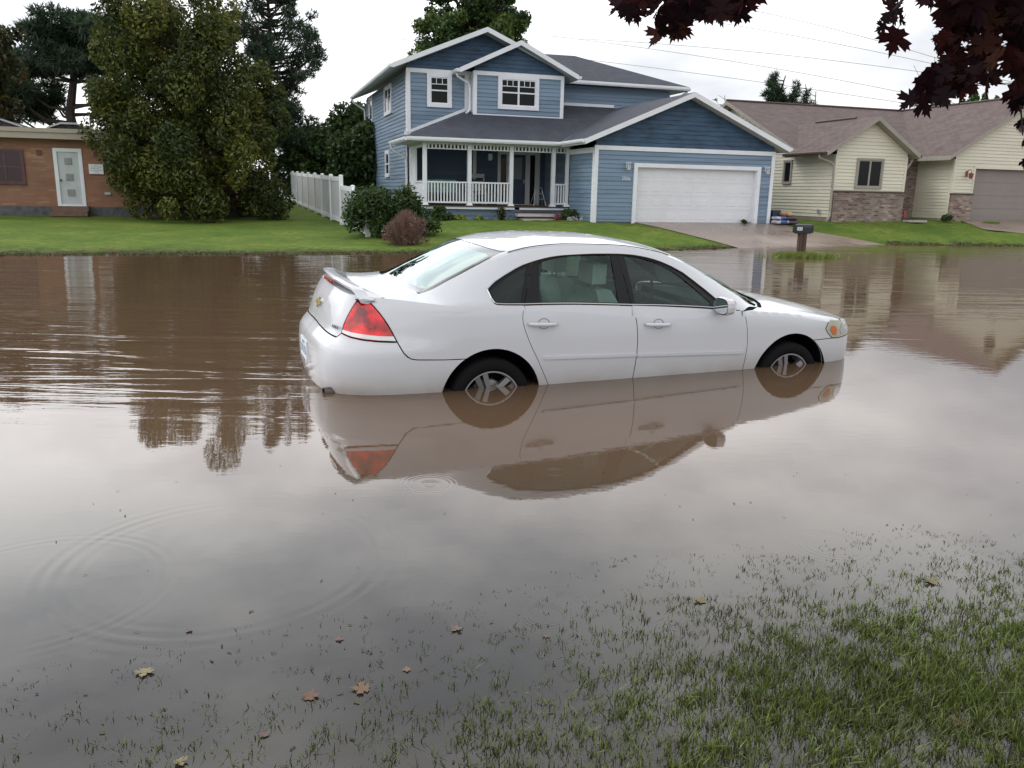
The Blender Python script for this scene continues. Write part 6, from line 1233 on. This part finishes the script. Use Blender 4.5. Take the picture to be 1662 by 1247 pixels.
# fallen leaves lying on the flood water
M['fall_y'] = leafmat('fallen_leaf_yellow', [(0, (.16, .135, .07)), (1, (.27, .235, .14))], .1); M['fall_o'] = leafmat('fallen_leaf_orange', [(0, (.13, .085, .055)), (1, (.23, .155, .10))], .1); M['fall_p'] = leafmat('fallen_leaf_pink', [(0, (.12, .085, .078)), (1, (.20, .145, .13))], .1); M['fall_b'] = leafmat('fallen_leaf_brown', [(0, (.08, .045, .03)), (1, (.17, .10, .07))], .1)
for i, (px_, py_, s, mt, lb) in enumerate(((235, 1090, 34, 'fall_y', 'yellow green leaf floating on the water at the lower left'), (307, 1023, 14, 'fall_p', 'small pink leaf floating above the yellow green one'), (550, 1037, 18, 'fall_p', 'pale pink leaf floating left of the picture centre'), (503, 1130, 34, 'fall_b', 'brown curled leaf floating next to the long orange leaf'), (588, 1117, 40, 'fall_o', 'long orange leaf floating right of the brown curled leaf'), (661, 1086, 18, 'fall_o', 'small orange leaf floating above the long orange leaf'), (741, 1020, 26, 'fall_p', 'dull pink leaf drifting at the edge of the sparse grass'), (1137, 975, 28, 'fall_y', 'pale peach leaf floating before the grass right of centre'), (1512, 945, 26, 'fall_y', 'pale peach leaf floating at the far right edge of the grass'), (1560, 1172, 36, 'fall_o', 'rusty orange leaf lying in the dense grass at the right'), (886, 1032, 14, 'fall_p', 'small pink leaf beside the raindrop ring near the centre'), (292, 1236, 26, 'fall_y', 'pale leaf floating at the bottom edge on the left'), (430, 1192, 20, 'fall_p', 'faint pink leaf just under the surface near the bottom left'))):
    c = atz(px_, py_, .004); d = np.linalg.norm(c - CC); V, F, T = [], [], []; maple_leaf(V, F, T, (0, 0, 0), s / FPX * d * .62, rr.uniform(0, 6), -math.pi / 2 + rr.uniform(-.12, .12), rr.uniform(0, 6.28), rr, rr.uniform(.2, .9), rr.uniform(.5, 1.1), False)
    zmin = min(v[2] for v in V); V = [Vector((v[0], v[1], .003 + (v[2] - zmin) * .5)) for v in V]; o = leafobj('fallen_leaf', V, F, T, M[mt]); o.location = (c[0], c[1], 0); tag(o, lb, 'leaf', 'fallen leaves on the water')
# ================================================================ mailbox, fence, bags, wires
def mailbox():
    c = np.array([7.30, 21.0]); E = empty('mailbox', (c[0], c[1], -.2), RZ - .12, 'black arched mailbox on a dark double wooden post standing in the flood', 'mailbox')
    for x in (-.055, .055): q = MB(); q.box(x - .048, x + .048, -.05, .05, -.1, .80); q.build('post', M['wood_post'], E)
    q = MB(); q.box(-.2, .2, -.06, .06, .78, .80); q.build('bracket', M['wood_post'], E)
    b = MB(); n = 12; L = .235; prof = [(-.085, .80), (.085, .80)] + [(.085 * math.cos(math.pi * k / n), .93 + .085 * math.sin(math.pi * k / n)) for k in range(n + 1)]
    prof = [(.085 * 1.05 * a / .085, z) for a, z in prof]
    for i in range(len(prof)): (y0, z0), (y1, z1) = prof[i], prof[(i + 1) % len(prof)]; b.face([(-L, y0, z0), (L, y0, z0), (L, y1, z1), (-L, y1, z1)])
    for x in (-L, L - .02): b.face([(x, y, z) for y, z in prof])
    o = b.build('box', M['mailblack'], E); q = MB(); pr = [(y * 1.06, .80 + (z - .80) * 1.03) for y, z in prof]
    for x0, x1 in ((L - .012, L + .006),):
        q.face([(x1, y, z) for y, z in pr]); 
        for i in range(len(pr)): (y0, z0), (y1, z1) = pr[i], pr[(i + 1) % len(pr)]; q.face([(x0, y0, z0), (x1, y0, z0), (x1, y1, z1), (x0, y1, z1)])
    q.build('door', M['mailblack'], o)
    q = MB(); q.box(-.21, -.07, -.0935, -.091, .86, .94); q.build('number_plate', M['white_trim'], o)
    q = MB(); q.box(-.195, -.18, -.096, -.094, .875, .925); q.box(-.165, -.135, -.096, -.094, .875, .925); q.box(-.12, -.09, -.096, -.094, .875, .925); q.build('plate_marks', M['grey_paint'], o)
M['mailblack'] = pmat('black_mailbox_paint', (.016, .018, .022), .4)
mailbox()
def fence():
    a = -9.60; E = empty('vinyl_fence', W(a, 2.6, 0), RZ + .036, 'white vinyl privacy fence running back beside the bushy evergreen tree', 'fence'); b0 = 2.6
    bs = [2.6 + 2.42 * k for k in range(12)]; tops = 1.76
    def post(b, h):
        z = float(Gab(a, b)) - .1; q = MB(); q.box(-.065, .065, b - b0 - .065, b - b0 + .065, z, z + h + .1); p = q.build('post', M['vinyl'], E); q = MB(); q.tube([(0, b - b0, z + h + .1), (0, b - b0, z + h + .125), (0, b - b0, z + h + .15)], [.096, .096, .02], 4); q.build('post_cap', M['vinyl'], p)
    def panel(c, d, h, hd=None):
        z0, z1 = float(Gab(a, c)) + .06, float(Gab(a, d)) + .06; z = max(min(z0, z1), 0) ; zl = (z0 + z1) / 2; hd = h if hd is None else hd
        q = MB(); n = max(3, int((d - c) / .15)); F_ = lambda b, k: (0 if k else 0)
        for x0, x1 in ((-.022, .022),):
            q.face([(x0, c - b0, z0), (x0, d - b0, z1), (x0, d - b0, z1 + hd), (x0, c - b0, z0 + h)]); q.face([(x1, c - b0, z0), (x1, d - b0, z1), (x1, d - b0, z1 + hd), (x1, c - b0, z0 + h)])
        for k in range(n):
            t = (k + .5) / n; b = c + (d - c) * t; zz = z0 + (z1 - z0) * t; hh = h + (hd - h) * t; q.box(-.0235, -.022, b - b0 - .006, b - b0 + .006, zz, zz + hh, 1)
        p = q.build('panel', [M['vinyl_panel_shaded'], M['vinyl_groove']], E)
        for zo in (0, 1):
            q = MB(); k0, k1 = (z0, z1) if not zo else (z0 + h - .12, z1 + hd - .12); 
            for x0, x1 in ((-.04, .04),): 
                P = [(c - b0, k0), (d - b0, k1), (d - b0, k1 + .14), (c - b0, k0 + .14)]
                q.face([(x0, u, v) for u, v in P]); q.face([(x1, u, v) for u, v in P])
                for i in range(4): (u0, v0), (u1, v1) = P[i], P[(i + 1) % 4]; q.face([(x0, u0, v0), (x1, u0, v0), (x1, u1, v1), (x0, u1, v1)])
            q.build('rail', M['vinyl'], p)
    for i, b in enumerate(bs): post(b, 1.58)
    for c, d in zip(bs[:-1], bs[1:]): panel(c + .065, d - .065, 1.47)
    post(.2, 1.30); panel(.265, bs[0] - .065, 1.20); post(-2.3, .50); panel(-2.235, .135, .42, 1.2)
M['vinyl_groove'] = paint('vinyl_groove', (.30, .31, .33), .5, .05, 2)
fence()
def bag(name, label, a, b, z, sx, sy, h, mat, rot, seed, parent=None):
    r = random.Random(seed); q = MB(); n, m_ = 20, 9; rings = []
    for j in range(m_):
        t = j / (m_ - 1); ph = -math.pi / 2 + math.pi * t; zz = h / 2 + h / 2 * math.sin(ph); k = abs(math.cos(ph)) ** .45
        rings.append([(sx * k * math.copysign(abs(math.cos(u)) ** .6, math.cos(u)) * (1 + .04 * math.sin(3 * u + seed)), sy * k * math.copysign(abs(math.sin(u)) ** .6, math.sin(u)), zz + h * .07 * math.sin(4 * u + seed * 2) * k) for u in [2 * math.pi * i / n for i in range(n)]])
    for j in range(m_ - 1):
        for i in range(n): i2 = (i + 1) % n; q.face([rings[j][i], rings[j][i2], rings[j + 1][i2], rings[j + 1][i]], 1 if (2 <= j <= 5 and 6 <= i <= 13) else 0)
    P = W(a, b, z); o = q.build(name, mat, None, True); o.location = P; o.rotation_euler = (0, 0, RZ + rot); return tag(o, label, 'bag', 'garden bags stacked at the garage corner')
bl = pmat('blue_plastic', (.05, .10, .24), .3); ppl = pmat('purple_plastic', (.06, .035, .06), .3); wht = pmat('white_plastic', (.45, .45, .5), .3); yl = pmat('yellow_plastic', (.45, .36, .16), .35); ylr = pmat('yellow_print', (.35, .12, .06), .35)
zg0 = .52
bag('garden_bag', 'blue and white bag at the bottom left of the stack by the garage', 5.62, -.28, zg0, .27, .24, .16, [bl, wht], .1, 1); bag('garden_bag', 'purple bag at the bottom right of the stack', 6.08, -.22, zg0 + .0, .30, .24, .15, [ppl, wht], -.1, 2)
bag('garden_bag', 'blue bag lying on top of the bottom left one', 5.60, -.26, zg0 + .15, .25, .22, .14, [bl, wht], .2, 3); bag('garden_bag', 'dark purple bag on top of the bottom right one', 6.05, -.20, zg0 + .14, .30, .22, .14, [ppl, ppl], 0, 4)
bag('garden_bag', 'topmost yellow bag of the stack beside the garage', 5.98, -.12, zg0 + .28, .25, .18, .15, [yl, ylr], .3, 5)
E = empty('plastic_tub', W(5.62, .10, zg0), RZ, 'dark blue plastic tub behind the stacked bags at the garage corner', 'tub'); q = MB(); q.tube([(0, 0, 0), (0, 0, .46)], [.20, .235], 4); q.build('body', M['tub'] if 'tub' in M else pmat('tub_blue', (.02, .03, .055), .4), E); q = MB(); q.tube([(0, 0, .46), (0, 0, .49)], [.25, .25], 4); q.build('rim', pmat('tub_rim', (.02, .03, .05), .4), E)
q = MB(); q.box(-.45, .45, -.13, .13, 0, .05); q.box(-.45, .45, -.13, -.09, .05, .08); q.box(-.45, .45, .09, .13, .05, .08); q.box(-.45, -.41, -.09, .09, .05, .08)
o = q.build('splash_block', M['splash']if 'splash' in M else paint('pale_concrete', (.38, .35, .31), .9, .1, 3)); o.location = W(11.62, -.35, .64); o.rotation_euler = (0, 0, RZ); tag(o, 'pale concrete splash block under the downpipe right of the brick front', 'splash block')
E = empty('hose_reel', W(11.36, -.05, .68), RZ, 'small red hose holder against the brick corner of the ranch house', 'hose holder'); rd = pmat('red_plastic', (.35, .03, .04), .4); q = MB(); q.lathe([(0, -.03), (.07, -.03), (.07, -.015), (.03, -.015), (.03, .015), (.07, .015), (.07, .03), (0, .03)], (0, 0, .30), 'Y', 18); q.build('reel', rd, E); q = MB(); q.box(-.012, .012, -.012, .012, 0, .3); q.build('stake', rd, E)
# overhead lines and the street lamp behind the ranch house
wm = pmat('cable', (.24, .24, .25), .6)
for i, (p0, p1, lb) in enumerate((((1222, 17), (1437, 70), 'uppermost thin cable crossing the sky at the right'), ((1184, 40), (1492, 99), 'second cable from the top crossing the sky'), ((1175, 80), (1488, 116), 'third cable from the top, the flattest one'), ((1133, 91), (1454, 148), 'fourth cable from the top crossing behind the spruces'), ((985, 101), (1463, 167), 'lowest cable, starting behind the blue house roof'))):
    q = MB(); pts = []
    for t in np.linspace(-.75, 1.7, 26):
        x = p0[0] + (p1[0] - p0[0]) * t; yv = p0[1] + (p1[1] - p0[1]) * t; yv += 14 * ((t - .5) ** 2 - .25) * -1 * -.55; pts.append(tuple(at(x, yv, 66 + i * .8 - 8 * t)))
    q.tube(pts, .016, 5, cap=False); tag(q.build('power_line', wm), lb, 'cable', 'overhead cables in the sky')
P = at(1545, 60, 75); E = empty('street_lamp', (P[0], P[1], .6), RZ, 'grey street lamp arm showing between the purple leaves and the garage ridge', 'street lamp'); top = at(1548, 143, 75)[2] - .6; q = MB(); q.tube([(0, 0, 0), (0, 0, top)], [.12, .09], 10); q.build('pole', M['galv'], E)
e = Vector(at(1640, 135, 75)) - E.location; e.rotate(Matrix.Rotation(-RZ, 3, 'Z')); q = MB(); q.tube([(0, 0, top - .1), (e.x * .5, e.y * .5, top + .25), (e.x, e.y, e.z)], .055, 8); q.build('arm', M['galv'], E); q = MB(); q.tube([(e.x, e.y, e.z + .03), (e.x, e.y, e.z - .2), (e.x - .05, e.y, e.z - .65)], [.05, .06, .03], 8); q.build('lamp_head', M['galv'], E)
